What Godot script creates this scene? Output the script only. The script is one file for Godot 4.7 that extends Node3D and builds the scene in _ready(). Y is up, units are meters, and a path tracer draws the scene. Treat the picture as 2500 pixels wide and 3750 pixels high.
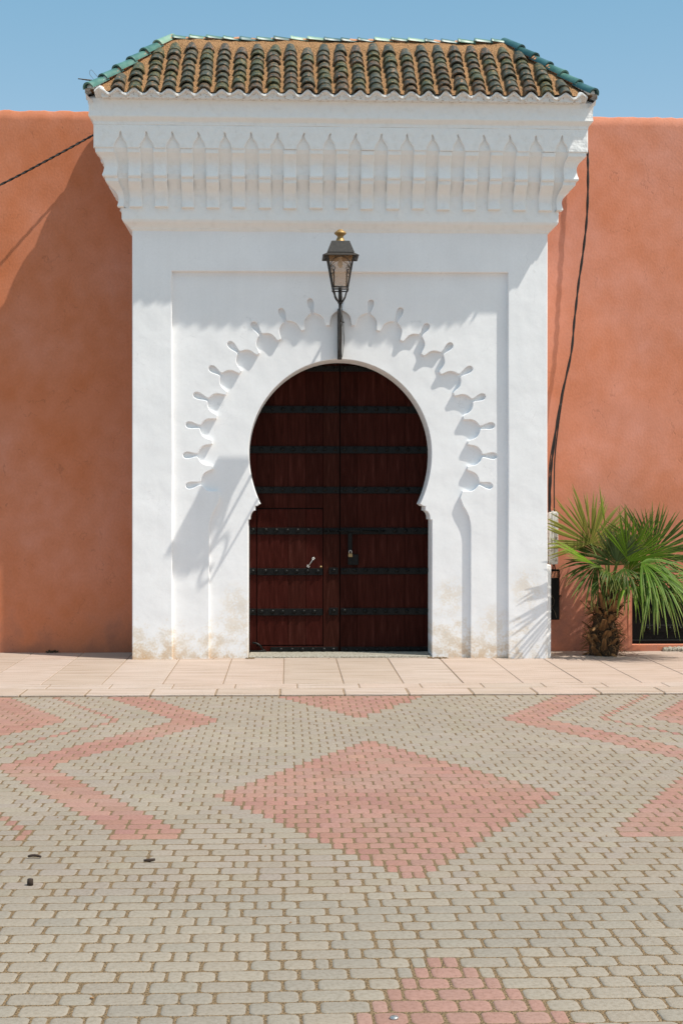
extends Node3D

# ------------------------------------------------------------------ helpers
var rng := RandomNumberGenerator.new()
var taken := {}
const C0 := Vector2(0.0, 2.026)      # centre of the horseshoe arch
const HW := 2.02                      # half width of the gatehouse

func lin(r: float, g: float, b: float) -> Color:
	return Color(r, g, b).linear_to_srgb()

func numbered(called: String, parent: Node) -> String:
	var key := str(parent.get_instance_id()) + called
	var n: int = taken.get(key, 0)
	taken[key] = n + 1
	return called if n == 0 else "%s_%03d" % [called, n]

func tag(o: Node3D, label: String, category := "", group := "", kind := "") -> Node3D:
	if label: o.set_meta("label", label)
	if category: o.set_meta("category", category)
	if group: o.set_meta("group", group)
	if kind: o.set_meta("kind", kind)
	return o

func base(called: String, at := Vector3.ZERO, parent: Node = self) -> Node3D:
	var o := Node3D.new()
	o.name = numbered(called, parent)
	parent.add_child(o, true)
	o.position = at
	return o

func put(called: String, mesh: Mesh, m: Material, parent: Node = self, at := Vector3.ZERO) -> MeshInstance3D:
	var o := MeshInstance3D.new()
	o.name = numbered(called, parent)
	o.mesh = mesh
	o.material_override = m
	o.cast_shadow = GeometryInstance3D.SHADOW_CASTING_SETTING_ON
	parent.add_child(o, true)
	o.position = at
	return o

func begin(smooth := false) -> SurfaceTool:
	var st := SurfaceTool.new()
	st.begin(Mesh.PRIMITIVE_TRIANGLES)
	st.set_smooth_group(0 if smooth else -1)
	return st

func done(st: SurfaceTool) -> ArrayMesh:
	st.generate_normals()
	return st.commit()

func tri(st: SurfaceTool, a: Vector3, b: Vector3, c: Vector3) -> void:   # counter-clockwise seen from outside
	st.add_vertex(a); st.add_vertex(c); st.add_vertex(b)

func quad(st: SurfaceTool, a: Vector3, b: Vector3, c: Vector3, d: Vector3) -> void:
	tri(st, a, b, c); tri(st, a, c, d)

func bbox(st: SurfaceTool, c: Vector3, size: Vector3, b := 0.004, turn := Basis.IDENTITY) -> void:
	var h := size * 0.5
	b = minf(b, minf(h.x, minf(h.y, h.z)) * 0.8)
	var P := func(sx: float, sy: float, sz: float, axis: int) -> Vector3:
		var v := Vector3(sx * h.x, sy * h.y, sz * h.z)
		for k in 3:
			if k != axis: v[k] -= signf(v[k]) * b
		return c + turn * v
	for axis in 3:
		var u := (axis + 1) % 3
		var w := (axis + 2) % 3
		for s in [-1.0, 1.0]:
			var q: Array[Vector3] = []
			for k in [[-1, -1], [1, -1], [1, 1], [-1, 1]]:
				var sg := Vector3.ZERO
				sg[axis] = s; sg[u] = k[0]; sg[w] = k[1]
				q.append(P.call(sg.x, sg.y, sg.z, axis))
			if s > 0: quad(st, q[0], q[1], q[2], q[3])
			else: quad(st, q[3], q[2], q[1], q[0])
		for su in [-1.0, 1.0]:
			for sw in [-1.0, 1.0]:
				var e: Array[Vector3] = []
				for k in [[-1.0, u], [1.0, u], [1.0, w], [-1.0, w]]:
					var sg := Vector3.ZERO
					sg[axis] = k[0]; sg[u] = su; sg[w] = sw
					e.append(P.call(sg.x, sg.y, sg.z, k[1]))
				if su * sw > 0: quad(st, e[3], e[2], e[1], e[0])
				else: quad(st, e[0], e[1], e[2], e[3])
	for sx in [-1.0, 1.0]:
		for sy in [-1.0, 1.0]:
			for sz in [-1.0, 1.0]:
				var t: Array[Vector3] = [P.call(sx, sy, sz, 0), P.call(sx, sy, sz, 1), P.call(sx, sy, sz, 2)]
				if sx * sy * sz > 0: tri(st, t[0], t[1], t[2])
				else: tri(st, t[2], t[1], t[0])

func box_mesh(size: Vector3, b := 0.004) -> ArrayMesh:
	var st := begin()
	bbox(st, Vector3.ZERO, size, b)
	return done(st)

func tube(st: SurfaceTool, pts: Array, radius, sides := 8, cap := true) -> void:
	var n := pts.size()
	var rings: Array = []
	var side := Vector3.ZERO
	for i in n:
		var d: Vector3 = ((pts[mini(i + 1, n - 1)] as Vector3) - (pts[maxi(i - 1, 0)] as Vector3)).normalized()
		if side == Vector3.ZERO:
			side = d.cross(Vector3.UP if absf(d.y) < 0.9 else Vector3.RIGHT).normalized()
		side = (side - d * side.dot(d)).normalized()
		var up := d.cross(side)
		var r: float = radius[i] if radius is Array else radius
		var ring: Array = []
		for k in sides:
			var a := TAU * k / sides
			ring.append((pts[i] as Vector3) + (side * cos(a) + up * sin(a)) * r)
		rings.append(ring)
	for i in n - 1:
		for k in sides:
			var k2 := (k + 1) % sides
			quad(st, rings[i][k], rings[i][k2], rings[i + 1][k2], rings[i + 1][k])
	if cap:
		for k in range(1, sides - 1):
			tri(st, rings[0][0], rings[0][k + 1], rings[0][k])
			tri(st, rings[n - 1][0], rings[n - 1][k], rings[n - 1][k + 1])

func lathe(st: SurfaceTool, prof: Array, n: int, at := Vector3.ZERO) -> void:   # profile of (radius, y), bottom to top
	for i in prof.size() - 1:
		for k in n:
			var a := TAU * k / n
			var b := TAU * (k + 1) / n
			var p: Vector2 = prof[i]
			var q: Vector2 = prof[i + 1]
			quad(st, at + Vector3(cos(b) * p.x, p.y, sin(b) * p.x), at + Vector3(cos(a) * p.x, p.y, sin(a) * p.x), at + Vector3(cos(a) * q.x, q.y, sin(a) * q.x), at + Vector3(cos(b) * q.x, q.y, sin(b) * q.x))

func inset(poly: PackedVector2Array, d: float) -> PackedVector2Array:
	var out := PackedVector2Array()
	var n := poly.size()
	for i in n:
		var e1 := (poly[i] - poly[(i + n - 1) % n]).normalized()
		var e2 := (poly[(i + 1) % n] - poly[i]).normalized()
		var n1 := Vector2(-e1.y, e1.x)
		var n2 := Vector2(-e2.y, e2.x)
		out.append(poly[i] + (n1 + n2) / maxf(0.5, 1.0 + n1.dot(n2)) * d)
	return out

func wall_uv(p: Vector3) -> Vector2:
	return Vector2((p.x + 2.2) / 4.4, 1.0 - p.y / 4.4)

func uvtri(st: SurfaceTool, a: Vector3, b: Vector3, c: Vector3) -> void:
	for p in [a, c, b]:
		st.set_uv(wall_uv(p)); st.add_vertex(p)

func plate(st: SurfaceTool, poly: PackedVector2Array, zf: float, zb: float, bev := 0.006) -> void:   # counter-clockwise outline, front towards +z
	if Geometry2D.is_polygon_clockwise(poly) == false and signed_area(poly) < 0.0:
		poly.reverse()
	if signed_area(poly) < 0.0: poly.reverse()
	var q := inset(poly, bev)
	var m := inset(poly, bev * 0.3)
	var n := poly.size()
	var V := func(p: Vector2, z: float) -> Vector3: return Vector3(p.x, p.y, z)
	for i in n:
		var j := (i + 1) % n
		var rows := [[poly, zb], [poly, zf - bev], [m, zf - bev * 0.3], [q, zf]]
		for k in 3:
			var a: Vector3 = V.call(rows[k][0][i], rows[k][1])
			var b: Vector3 = V.call(rows[k][0][j], rows[k][1])
			var c: Vector3 = V.call(rows[k + 1][0][j], rows[k + 1][1])
			var d: Vector3 = V.call(rows[k + 1][0][i], rows[k + 1][1])
			uvtri(st, a, b, c); uvtri(st, a, c, d)
	var t := Geometry2D.triangulate_polygon(q)
	for k in range(0, t.size(), 3):
		var a := q[t[k]]
		var b := q[t[k + 1]]
		var c := q[t[k + 2]]
		if (b - a).cross(c - a) < 0.0: uvtri(st, V.call(a, zf), V.call(c, zf), V.call(b, zf))
		else: uvtri(st, V.call(a, zf), V.call(b, zf), V.call(c, zf))

func signed_area(p: PackedVector2Array) -> float:
	var s := 0.0
	for i in p.size(): s += p[i].cross(p[(i + 1) % p.size()])
	return s

func crom(a: Vector2, b: Vector2, c: Vector2, d: Vector2, t: float) -> Vector2:
	return b.cubic_interpolate(c, a, d, t)

func crom3(P: Array, n: int) -> Array:      # smooth path through points
	var out: Array = []
	for i in P.size() - 1:
		var a: Vector3 = P[maxi(i - 1, 0)]
		var b: Vector3 = P[i]
		var c: Vector3 = P[i + 1]
		var d: Vector3 = P[mini(i + 2, P.size() - 1)]
		for k in n: out.append(b.cubic_interpolate(c, a, d, float(k) / n))
	out.append(P[-1])
	return out

# ------------------------------------------------------------------ materials
func noise(freq: float, oct: int, s: int, kind := FastNoiseLite.TYPE_SIMPLEX_SMOOTH) -> FastNoiseLite:
	var n := FastNoiseLite.new()
	n.noise_type = kind
	n.frequency = freq
	n.seed = s
	n.fractal_octaves = oct
	return n

func grey(n: FastNoiseLite, w: int, h: int) -> PackedByteArray:
	var im := n.get_seamless_image(w, h, false, false, 0.12)
	im.convert(Image.FORMAT_L8)
	return im.get_data()

func tex_rgb(data: PackedByteArray, w: int, h: int) -> ImageTexture:
	return ImageTexture.create_from_image(Image.create_from_data(w, h, false, Image.FORMAT_RGB8, data))

func ramp_tex(n: FastNoiseLite, size: int, offs: Array, cols: Array, stretch := Vector2i(1, 1), fine := 0.0, s := 7) -> ImageTexture:
	# coarse noise through a ramp of linear colours, times fine grain
	var w := size / stretch.x
	var h := size / stretch.y
	var im := n.get_seamless_image(w, h, false, false, 0.12)
	im.convert(Image.FORMAT_L8)
	if stretch != Vector2i(1, 1): im.resize(size, size, Image.INTERPOLATE_CUBIC)
	var a := im.get_data()
	var g := grey(noise(0.35, 2, s), size, size)
	var lut := PackedByteArray()
	for i in 256:
		var t := i / 255.0
		var c: Color = cols[-1]
		for k in offs.size() - 1:
			if t <= offs[k + 1]:
				c = (cols[k] as Color).lerp(cols[k + 1], clampf((t - offs[k]) / (offs[k + 1] - offs[k]), 0, 1))
				break
		c = c.linear_to_srgb()
		lut.append(int(c.r * 255)); lut.append(int(c.g * 255)); lut.append(int(c.b * 255))
	var out := PackedByteArray()
	out.resize(size * size * 3)
	for i in size * size:
		var f := 1.0 + fine * (g[i] / 127.5 - 1.0)
		var l := a[i] * 3
		out[i * 3] = clampi(int(lut[l] * f), 0, 255)
		out[i * 3 + 1] = clampi(int(lut[l + 1] * f), 0, 255)
		out[i * 3 + 2] = clampi(int(lut[l + 2] * f), 0, 255)
	return tex_rgb(out, size, size)

func bump_tex(n: FastNoiseLite, size: int, strength: float, stretch := Vector2i(1, 1)) -> ImageTexture:
	var im := n.get_seamless_image(size / stretch.x, size / stretch.y, false, false, 0.12)
	im.convert(Image.FORMAT_L8)
	if stretch != Vector2i(1, 1): im.resize(size, size, Image.INTERPOLATE_CUBIC)
	im.convert(Image.FORMAT_RGBA8)
	im.bump_map_to_normal_map(strength)
	return ImageTexture.create_from_image(im)

func mat(c: Color, rough := 0.8, metal := 0.0) -> StandardMaterial3D:
	var m := StandardMaterial3D.new()
	m.albedo_color = c
	m.roughness = rough
	m.metallic = metal
	return m

func tri_mat(t: Texture2D, per_metre: float, rough := 0.8, bump: Texture2D = null, bs := 1.0, c := Color.WHITE) -> StandardMaterial3D:
	var m := mat(c, rough)
	m.albedo_texture = t
	m.uv1_triplanar = true
	m.uv1_world_triplanar = true
	m.uv1_scale = Vector3.ONE * per_metre
	if bump:
		m.normal_enabled = true
		m.normal_texture = bump
		m.normal_scale = bs
	return m

var M := {}

func facade_texture() -> StandardMaterial3D:
	# white limewash over the 4.4 x 4.4 m front: warm rust and dirt that rise from the pavement, faint wash marks
	var S := 1024
	var a := grey(noise(0.006, 4, 11), S, S)
	var b := grey(noise(0.03, 4, 12), S, S)
	var c := grey(noise(0.15, 3, 13), S, S)
	var st_im := noise(0.05, 3, 14).get_seamless_image(S, S / 16, false, false, 0.12)
	st_im.convert(Image.FORMAT_L8)
	st_im.resize(S, S, Image.INTERPOLATE_CUBIC)
	var d0 := st_im.get_data()
	var ck := noise(0.005, 4, 19)
	ck.domain_warp_enabled = true
	ck.domain_warp_amplitude = 20.0
	ck.domain_warp_frequency = 0.02
	var e0 := grey(ck, S, S)
	var out := PackedByteArray()
	out.resize(S * S * 3)
	var i := 0
	for y in S:
		var h := (1.0 - (y + 0.5) / S) * 4.4
		for x in S:
			var na := a[y * S + x] / 255.0
			var nb := b[y * S + x] / 255.0
			var nc := c[y * S + x] / 255.0
			var dirt := smoothstep(0.0, 1.0, (0.55 * na + 0.50 * nb + 0.36 * nc - 0.39 - h * 0.75) * 1.7) if h < 1.3 else 0.0
			var rust := smoothstep(0.0, 0.4, 0.25 * nb + 0.30 * na + 0.12 * nc - 0.20 - h * 1.1) if h < 0.5 else 0.0
			var chip := smoothstep(0.66, 0.74, nb * 0.6 + nc * 0.4) * (1.0 if h < 0.28 else 0.0)
			var wx := (x + 0.5) / S * 4.4 - 2.2
			for spot in [[-1.0, 0.52, 0.22], [1.08, 0.60, 0.20], [-1.02, 0.36, 0.25], [1.82, 0.70, 0.20], [1.5, 0.33, 0.2]]:
				var d = Vector2(wx - spot[0], (h - spot[1]) * 0.8).length() / spot[2]
				if d < 1.0: dirt = maxf(dirt, smoothstep(0.35, 0.75, nb * 0.5 + nc * 0.5 + (1.0 - d) * 0.25 - 0.08) * 0.55 * (1.0 - d * d))
			var wash := 1.0 + (na - 0.5) * 0.035 + (nc - 0.5) * 0.02 + (d0[y * S + x] / 255.0 - 0.5) * 0.012 - clampf(1.0 - absf(e0[y * S + x] - 127.0) / 1.2, 0.0, 1.0) * smoothstep(0.58, 0.68, na) * 0.06
			var r := 0.938 * wash
			var g := 0.938 * wash
			var bl := 0.943 * wash
			dirt *= 0.62
			r = lerpf(r, 0.80, dirt); g = lerpf(g, 0.705, dirt); bl = lerpf(bl, 0.58, dirt)
			rust *= 0.8
			r = lerpf(r, 0.73, rust); g = lerpf(g, 0.545, rust); bl = lerpf(bl, 0.36, rust)
			chip *= 0.7
			r = lerpf(r, 0.86, chip); g = lerpf(g, 0.85, chip); bl = lerpf(bl, 0.83, chip)
			out[i] = clampi(int(r * 255), 0, 255); out[i + 1] = clampi(int(g * 255), 0, 255); out[i + 2] = clampi(int(bl * 255), 0, 255)
			i += 3
	var m := mat(Color.WHITE, 0.85)
	m.albedo_texture = tex_rgb(out, S, S)
	var n := noise(0.012, 5, 31)
	n.fractal_gain = 0.42
	m.normal_enabled = true
	m.normal_texture = bump_tex(n, 1024, 6.0)
	m.normal_scale = 0.16
	return m

func terracotta_texture(s: int, tint: Vector3) -> StandardMaterial3D:
	# red earth render over 4.4 x 5.6 m: mottled, cracked, trowelled; damp and dirt at the foot
	var W := 896
	var H := 1024
	var a := grey(noise(0.004, 4, s), W, H)
	var b := grey(noise(0.02, 4, s + 1), W, H)
	var c := grey(noise(0.16, 3, s + 2), W, H)
	var k := noise(0.007, 4, s + 3)
	k.domain_warp_enabled = true
	k.domain_warp_amplitude = 22.0
	k.domain_warp_frequency = 0.02
	var d := grey(k, W, H)
	var e := grey(noise(0.012, 2, s + 4), W, H)
	var out := PackedByteArray()
	out.resize(W * H * 3)
	var hb := PackedByteArray()
	hb.resize(W * H)
	var i := 0
	for y in H:
		var h := (1.0 - (y + 0.5) / H) * 5.6
		for x in W:
			var p := y * W + x
			var na := a[p] / 255.0 - 0.5
			var nb := b[p] / 255.0 - 0.5
			var nc := c[p] / 255.0 - 0.5
			var crack := clampf(1.0 - absf(d[p] - 128.0) / 2.2, 0.0, 1.0) * smoothstep(0.50, 0.60, e[p] / 255.0)
			var f := 1.0 + na * 0.05 + nb * 0.05 + nc * 0.06 - crack * 0.11
			var foot := smoothstep(0.0, 1.0, (0.42 + nb * 0.6 + na * 0.6 - h * 0.9) * 1.6) if h < 1.0 else 0.0
			f *= 1.0 - foot * 0.15
			var pale := na * 0.06 + nb * 0.03
			out[i] = clampi(int((tint.x - pale * 0.2) * f * 255), 0, 255)
			out[i + 1] = clampi(int((tint.y + pale * 0.7) * f * 255), 0, 255)
			out[i + 2] = clampi(int((tint.z + pale * 1.6) * f * 255), 0, 255)
			hb[p] = clampi(int(128 + nb * 36 + nc * 40 + na * 30 - crack * 46), 0, 255)
			i += 3
	var m := mat(Color.WHITE, 0.9)
	m.albedo_texture = tex_rgb(out, W, H)
	var im := Image.create_from_data(W, H, false, Image.FORMAT_L8, hb)
	im.convert(Image.FORMAT_RGBA8)
	im.bump_map_to_normal_map(9.0)
	m.normal_enabled = true
	m.normal_texture = ImageTexture.create_from_image(im)
	m.normal_scale = 0.13
	return m

func materials() -> void:
	M.facade = facade_texture()
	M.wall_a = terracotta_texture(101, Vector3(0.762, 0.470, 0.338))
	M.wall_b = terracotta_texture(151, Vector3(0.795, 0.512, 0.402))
	var fine := noise(0.02, 5, 5)
	var plaster_bump := bump_tex(noise(0.025, 5, 41), 512, 6.0)
	M.plaster = tri_mat(ramp_tex(fine, 512, [0.0, 0.35, 1.0], [Color(0.80, 0.785, 0.765), Color(0.865, 0.856, 0.845), Color(0.885, 0.878, 0.868)], Vector2i(1, 1), 0.015), 0.8, 0.85, plaster_bump, 0.45)
	M.eave = tri_mat(ramp_tex(noise(0.03, 4, 15), 512, [0.0, 0.2, 0.32, 1.0], [Color(0.20, 0.12, 0.07), Color(0.55, 0.48, 0.42), Color(0.76, 0.75, 0.74), Color(0.80, 0.80, 0.79)], Vector2i(1, 1), 0.04), 1.6, 0.85, plaster_bump, 0.6)
	var grit := bump_tex(noise(0.09, 5, 42), 512, 14.0)
	M.mortar = tri_mat(ramp_tex(noise(0.06, 5, 16), 512, [0.0, 0.3, 0.6, 1.0], [Color(0.10, 0.05, 0.018), Color(0.25, 0.13, 0.052), Color(0.37, 0.195, 0.085), Color(0.47, 0.28, 0.14)], Vector2i(1, 1), 0.22), 1.3, 0.95, grit, 1.0)
	var glaze_n := noise(0.018, 4, 17)
	var g1 := ramp_tex(glaze_n, 512, [0.0, 0.35, 0.62, 0.70, 0.76, 1.0], [Color(0.026, 0.028, 0.020), Color(0.050, 0.052, 0.036), Color(0.088, 0.084, 0.054), Color(0.15, 0.12, 0.068), Color(0.42, 0.20, 0.10), Color(0.46, 0.24, 0.13)], Vector2i(1, 1), 0.18)
	M.tiles = []
	for t in [Color(1, 1, 1), Color(0.86, 0.9, 0.9), Color(0.95, 1.0, 0.86), Color(1.0, 0.92, 0.9)]:
		M.tiles.append(tri_mat(g1, 2.2 + 0.3 * M.tiles.size(), 0.45, grit, 0.2, t))
	var g2 := ramp_tex(noise(0.012, 4, 18), 512, [0.0, 0.4, 0.7, 0.9, 1.0], [Color(0.022, 0.070, 0.060), Color(0.052, 0.150, 0.128), Color(0.095, 0.215, 0.178), Color(0.17, 0.29, 0.24), Color(0.33, 0.36, 0.29)], Vector2i(1, 1), 0.06)
	M.teal = []
	for t in [Color(1, 1, 1), Color(0.75, 0.82, 0.9), Color(1.0, 1.0, 0.93), Color(0.6, 0.7, 0.74)]:
		M.teal.append(tri_mat(g2, 1.1 + 0.35 * M.teal.size(), 0.42, null, 1.0, t))
	M.teal_pale = tri_mat(ramp_tex(noise(0.02, 4, 19), 256, [0.0, 0.5, 1.0], [Color(0.12, 0.27, 0.21), Color(0.22, 0.36, 0.27), Color(0.36, 0.40, 0.30)], Vector2i(1, 1), 0.06), 1.5, 0.45)
	M.clay = mat(lin(0.55, 0.27, 0.15), 0.9)
	# paving
	var speck := ramp_tex(noise(0.05, 5, 20), 512, [0.0, 0.35, 0.7, 1.0], [Color(0.66, 0.61, 0.55), Color(0.86, 0.845, 0.82), Color(0.96, 0.955, 0.95), Color(1.0, 1.0, 1.0)], Vector2i(1, 1), 0.06)
	var pbump := bump_tex(noise(0.14, 4, 43), 512, 8.0)
	M.grey_pavers = []
	for t in [Vector3(.275, .241, .200), Vector3(.290, .249, .203), Vector3(.292, .256, .210), Vector3(.308, .262, .210), Vector3(.314, .270, .218)]:
		M.grey_pavers.append(tri_mat(speck, 1.7, 0.85, pbump, 0.14, lin(t.x, t.y, t.z)))
	M.red_pavers = []
	for t in [Vector3(.320, .178, .142), Vector3(.336, .192, .156), Vector3(.345, .206, .168), Vector3(.352, .196, .158)]:
		M.red_pavers.append(tri_mat(speck, 1.7, 0.85, pbump, 0.14, lin(t.x, t.y, t.z)))
	M.field = tri_mat(speck, 1.7, 0.85, pbump, 0.14)
	M.field.vertex_color_use_as_albedo = true
	M.sand = tri_mat(ramp_tex(noise(0.08, 5, 21), 512, [0.0, 0.4, 0.75, 1.0], [Color(0.045, 0.028, 0.012), Color(0.17, 0.11, 0.054), Color(0.265, 0.178, 0.096), Color(0.39, 0.29, 0.175)], Vector2i(1, 1), 0.25), 2.0, 0.95, grit, 0.8)
	M.grout = tri_mat(ramp_tex(noise(0.08, 4, 33), 256, [0.0, 0.5, 1.0], [Color(0.17, 0.115, 0.07), Color(0.27, 0.19, 0.125), Color(0.36, 0.265, 0.185)], Vector2i(1, 1), 0.15), 2.0, 0.95)
	M.earth = tri_mat(ramp_tex(noise(0.02, 5, 22), 512, [0.0, 0.5, 1.0], [Color(0.22, 0.195, 0.15), Color(0.29, 0.26, 0.21), Color(0.34, 0.31, 0.25)], Vector2i(1, 1), 0.1), 0.4, 0.95)
	# sidewalk: sawn stone with long streaks
	var sl := ramp_tex(noise(0.02, 5, 23), 512, [0.0, 0.3, 0.6, 1.0], [Color(0.34, 0.255, 0.20), Color(0.425, 0.335, 0.275), Color(0.46, 0.365, 0.31), Color(0.50, 0.41, 0.36)], Vector2i(8, 1), 0.05)
	M.slabs = []
	for t in [Color(1, 1, 1), Color(0.97, 0.965, 0.95), Color(1.0, 0.985, 0.975)]:
		M.slabs.append(tri_mat(sl, 0.9, 0.72, pbump, 0.25, t))
	M.threshold = tri_mat(ramp_tex(noise(0.04, 5, 24), 512, [0.0, 0.4, 0.7, 1.0], [Color(0.16, 0.12, 0.08), Color(0.33, 0.30, 0.24), Color(0.45, 0.42, 0.36), Color(0.52, 0.49, 0.42)], Vector2i(1, 1), 0.05), 1.5, 0.9, grit, 0.6)
	# door
	var wood := ramp_tex(noise(0.03, 5, 25), 512, [0.0, 0.4, 0.7, 1.0], [Color(0.027, 0.0072, 0.0050), Color(0.038, 0.0100, 0.0072), Color(0.044, 0.0120, 0.0088), Color(0.066, 0.021, 0.016)], Vector2i(1, 8), 0.05)
	var wbump := bump_tex(noise(0.05, 4, 44), 512, 6.0, Vector2i(1, 8))
	M.wood = []
	for t in [Color(1, 1, 1), Color(0.9, 0.9, 0.9), Color(1.0, 0.94, 0.95), Color(0.95, 1.0, 0.98)]:
		M.wood.append(tri_mat(wood, 1.2 + 0.13 * M.wood.size(), 0.55, wbump, 0.2, t))
		M.wood[-1].metallic_specular = 0.10
	M.iron = tri_mat(ramp_tex(noise(0.05, 4, 26), 256, [0.0, 0.5, 1.0], [Color(0.003, 0.003, 0.0028), Color(0.006, 0.0058, 0.0054), Color(0.012, 0.011, 0.0095)], Vector2i(1, 1), 0.1), 2.5, 0.36, grit, 0.1)
	M.iron.metallic_specular = 0.28
	M.black = mat(lin(0.005, 0.0045, 0.004), 0.4)
	M.black.metallic_specular = 0.25
	M.lamp_iron = tri_mat(ramp_tex(noise(0.05, 4, 27), 256, [0.0, 0.5, 1.0], [Color(0.012, 0.009, 0.008), Color(0.026, 0.021, 0.018), Color(0.05, 0.042, 0.036)], Vector2i(1, 1), 0.12), 2.5, 0.5)
	M.gold = mat(lin(0.34, 0.21, 0.075), 0.5, 0.45)
	M.steel = mat(lin(0.55, 0.53, 0.50), 0.3, 0.8)
	M.brass = mat(lin(0.30, 0.21, 0.10), 0.5, 0.6)
	M.cable = mat(lin(0.010, 0.008, 0.007), 0.55)
	M.box = tri_mat(ramp_tex(noise(0.03, 5, 28), 256, [0.0, 0.33, 0.45, 1.0], [Color(0.22, 0.19, 0.14), Color(0.50, 0.47, 0.39), Color(0.70, 0.69, 0.65), Color(0.78, 0.77, 0.74)], Vector2i(1, 1), 0.05), 2.2, 0.6)
	M.stub = tri_mat(ramp_tex(noise(0.05, 5, 29), 256, [0.0, 0.4, 0.75, 1.0], [Color(0.05, 0.022, 0.008), Color(0.16, 0.075, 0.024), Color(0.33, 0.17, 0.06), Color(0.52, 0.34, 0.16)], Vector2i(1, 4), 0.2), 2.5, 0.85)
	M.fibre = tri_mat(ramp_tex(noise(0.08, 5, 30), 256, [0.0, 0.5, 1.0], [Color(0.02, 0.010, 0.004), Color(0.07, 0.036, 0.014), Color(0.17, 0.095, 0.04)], Vector2i(1, 1), 0.3), 2.5, 0.95, grit, 1.0)
	M.twig = mat(lin(0.035, 0.020, 0.013), 0.9)
	M.reed = mat(lin(0.12, 0.09, 0.06), 0.9)
	var gl := mat(Color(0.80, 0.62, 0.44, 0.42), 0.35)
	gl.transparency = BaseMaterial3D.TRANSPARENCY_ALPHA
	M.glass = gl
	var bb := mat(Color(0.9, 0.85, 0.78, 0.75), 0.3)
	bb.transparency = BaseMaterial3D.TRANSPARENCY_ALPHA
	M.bulb = bb

# ------------------------------------------------------------------ the scene
func _ready() -> void:
	rng.seed = 20240611
	var cam := Camera3D.new()
	cam.name = "camera"
	add_child(cam)
	cam.position = Vector3(-0.513, 1.55, 13.97)
	cam.rotation_degrees = Vector3(-0.414, -2.136, 0.06)
	cam.fov = 39.29
	cam.near = 0.1
	cam.far = 600.0
	cam.current = true
	var env := Environment.new()
	env.background_mode = Environment.BG_SKY
	var sky := ProceduralSkyMaterial.new()
	sky.sky_top_color = Color(0.296, 0.502, 0.628)
	sky.sky_horizon_color = Color(0.775, 0.825, 0.865)
	sky.sky_curve = 0.13
	sky.ground_bottom_color = Color(0.42, 0.38, 0.33)
	sky.ground_horizon_color = Color(0.55, 0.52, 0.48)
	sky.sun_angle_max = 85.0
	sky.sun_curve = 0.46
	env.sky = Sky.new()
	env.sky.sky_material = sky
	env.background_energy_multiplier = 1.0
	env.tonemap_mode = Environment.TONE_MAPPER_LINEAR
	env.tonemap_exposure = 1.60
	env.sdfgi_enabled = true
	env.ssao_enabled = true
	env.ssil_enabled = true
	var we := WorldEnvironment.new()
	we.name = "world_environment"
	we.environment = env
	add_child(we)
	var sun := DirectionalLight3D.new()
	sun.name = "sun"
	add_child(sun)
	sun.look_at_from_position(Vector3(1.0, 1.85, 0.465), Vector3.ZERO, Vector3.UP)
	sun.light_energy = 0.96
	sun.light_color = Color(1.0, 0.980, 0.935)
	sun.light_angular_distance = 0.53
	sun.shadow_enabled = true
	materials()
	build_ground()
	build_walls()
	build_gatehouse()
	build_lantern()
	build_fittings()
	build_palm()
	build_small_things()

# ------------------------------------------------------------------ ground, paving, pavement
func build_ground() -> void:
	var st := begin()
	quad(st, Vector3(-250, -0.05, 250), Vector3(250, -0.05, 250), Vector3(250, -0.05, -250), Vector3(-250, -0.05, -250))
	tag(put("ground", done(st), M.earth), "", "", "", "structure")
	build_paving()
	build_sidewalk()

const ROW := 0.1026
const U := 0.0538

func is_red(x: float, z: float) -> bool:
	x = absf(x - 0.005)
	var k := 0.524
	for c in [1.945, 6.38, 10.84]:
		if x < (1.745 - absf(z - c)) * k: return true
	if z < 7.33:
		var t := absf(fposmod(z - 3.77 + 1.745, 3.49) - 1.745)
		var s := x - t * k
		if s > 1.0 and s < 1.32: return true
		if s > 1.69 and s < 1.745: return true
	if x > 2.065 + k * absf(z - 3.77) and absf(z - 3.77) < 1.745 and x < 4.0 - k * absf(z - 3.77): return true
	return false

func outline(l: float, w: float, rc: float, per: int, wob: float, r: RandomNumberGenerator) -> Array:
	# rounded rectangle, [point, outward direction] each
	var out: Array = []
	var corners := [Vector2(1, -1), Vector2(1, 1), Vector2(-1, 1), Vector2(-1, -1)]
	for q in 4:
		var s: Vector2 = corners[q]
		var rr := rc * r.randf_range(1.0 - wob, 1.0 + wob)
		var c := Vector2(s.x * (l * 0.5 - rr), s.y * (w * 0.5 - rr)) + Vector2(r.randf_range(-wob, wob), r.randf_range(-wob, wob)) * 0.004
		for k in per:
			var a := -PI / 2 + PI / 2 * q + PI / 2 * (k / float(per - 1))
			var e := Vector2(cos(a), sin(a))
			out.append([c + e * rr, e])
	return out

# rings of [inset, height, upward part of the normal]
func paver_into(V: PackedVector3Array, N: PackedVector3Array, I: PackedInt32Array, o: Array, rings: Array, at: Vector3, lean: Basis) -> void:
	var b := V.size()
	var n := o.size()
	for lev in rings:
		for q in o:
			var w: Vector2 = q[0] - q[1] * lev[0]
			V.append(at + lean * Vector3(w.x, lev[1], w.y))
			N.append((lean * Vector3(q[1].x, lev[2], q[1].y)).normalized())
	for k in range(1, n - 1): I.append_array([b, b + k, b + k + 1])
	for lv in rings.size() - 1:
		for k in n:
			var j := (k + 1) % n
			var a0 := b + lv * n
			I.append_array([a0 + k, a0 + n + k, a0 + n + j, a0 + k, a0 + n + j, a0 + j])

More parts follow.
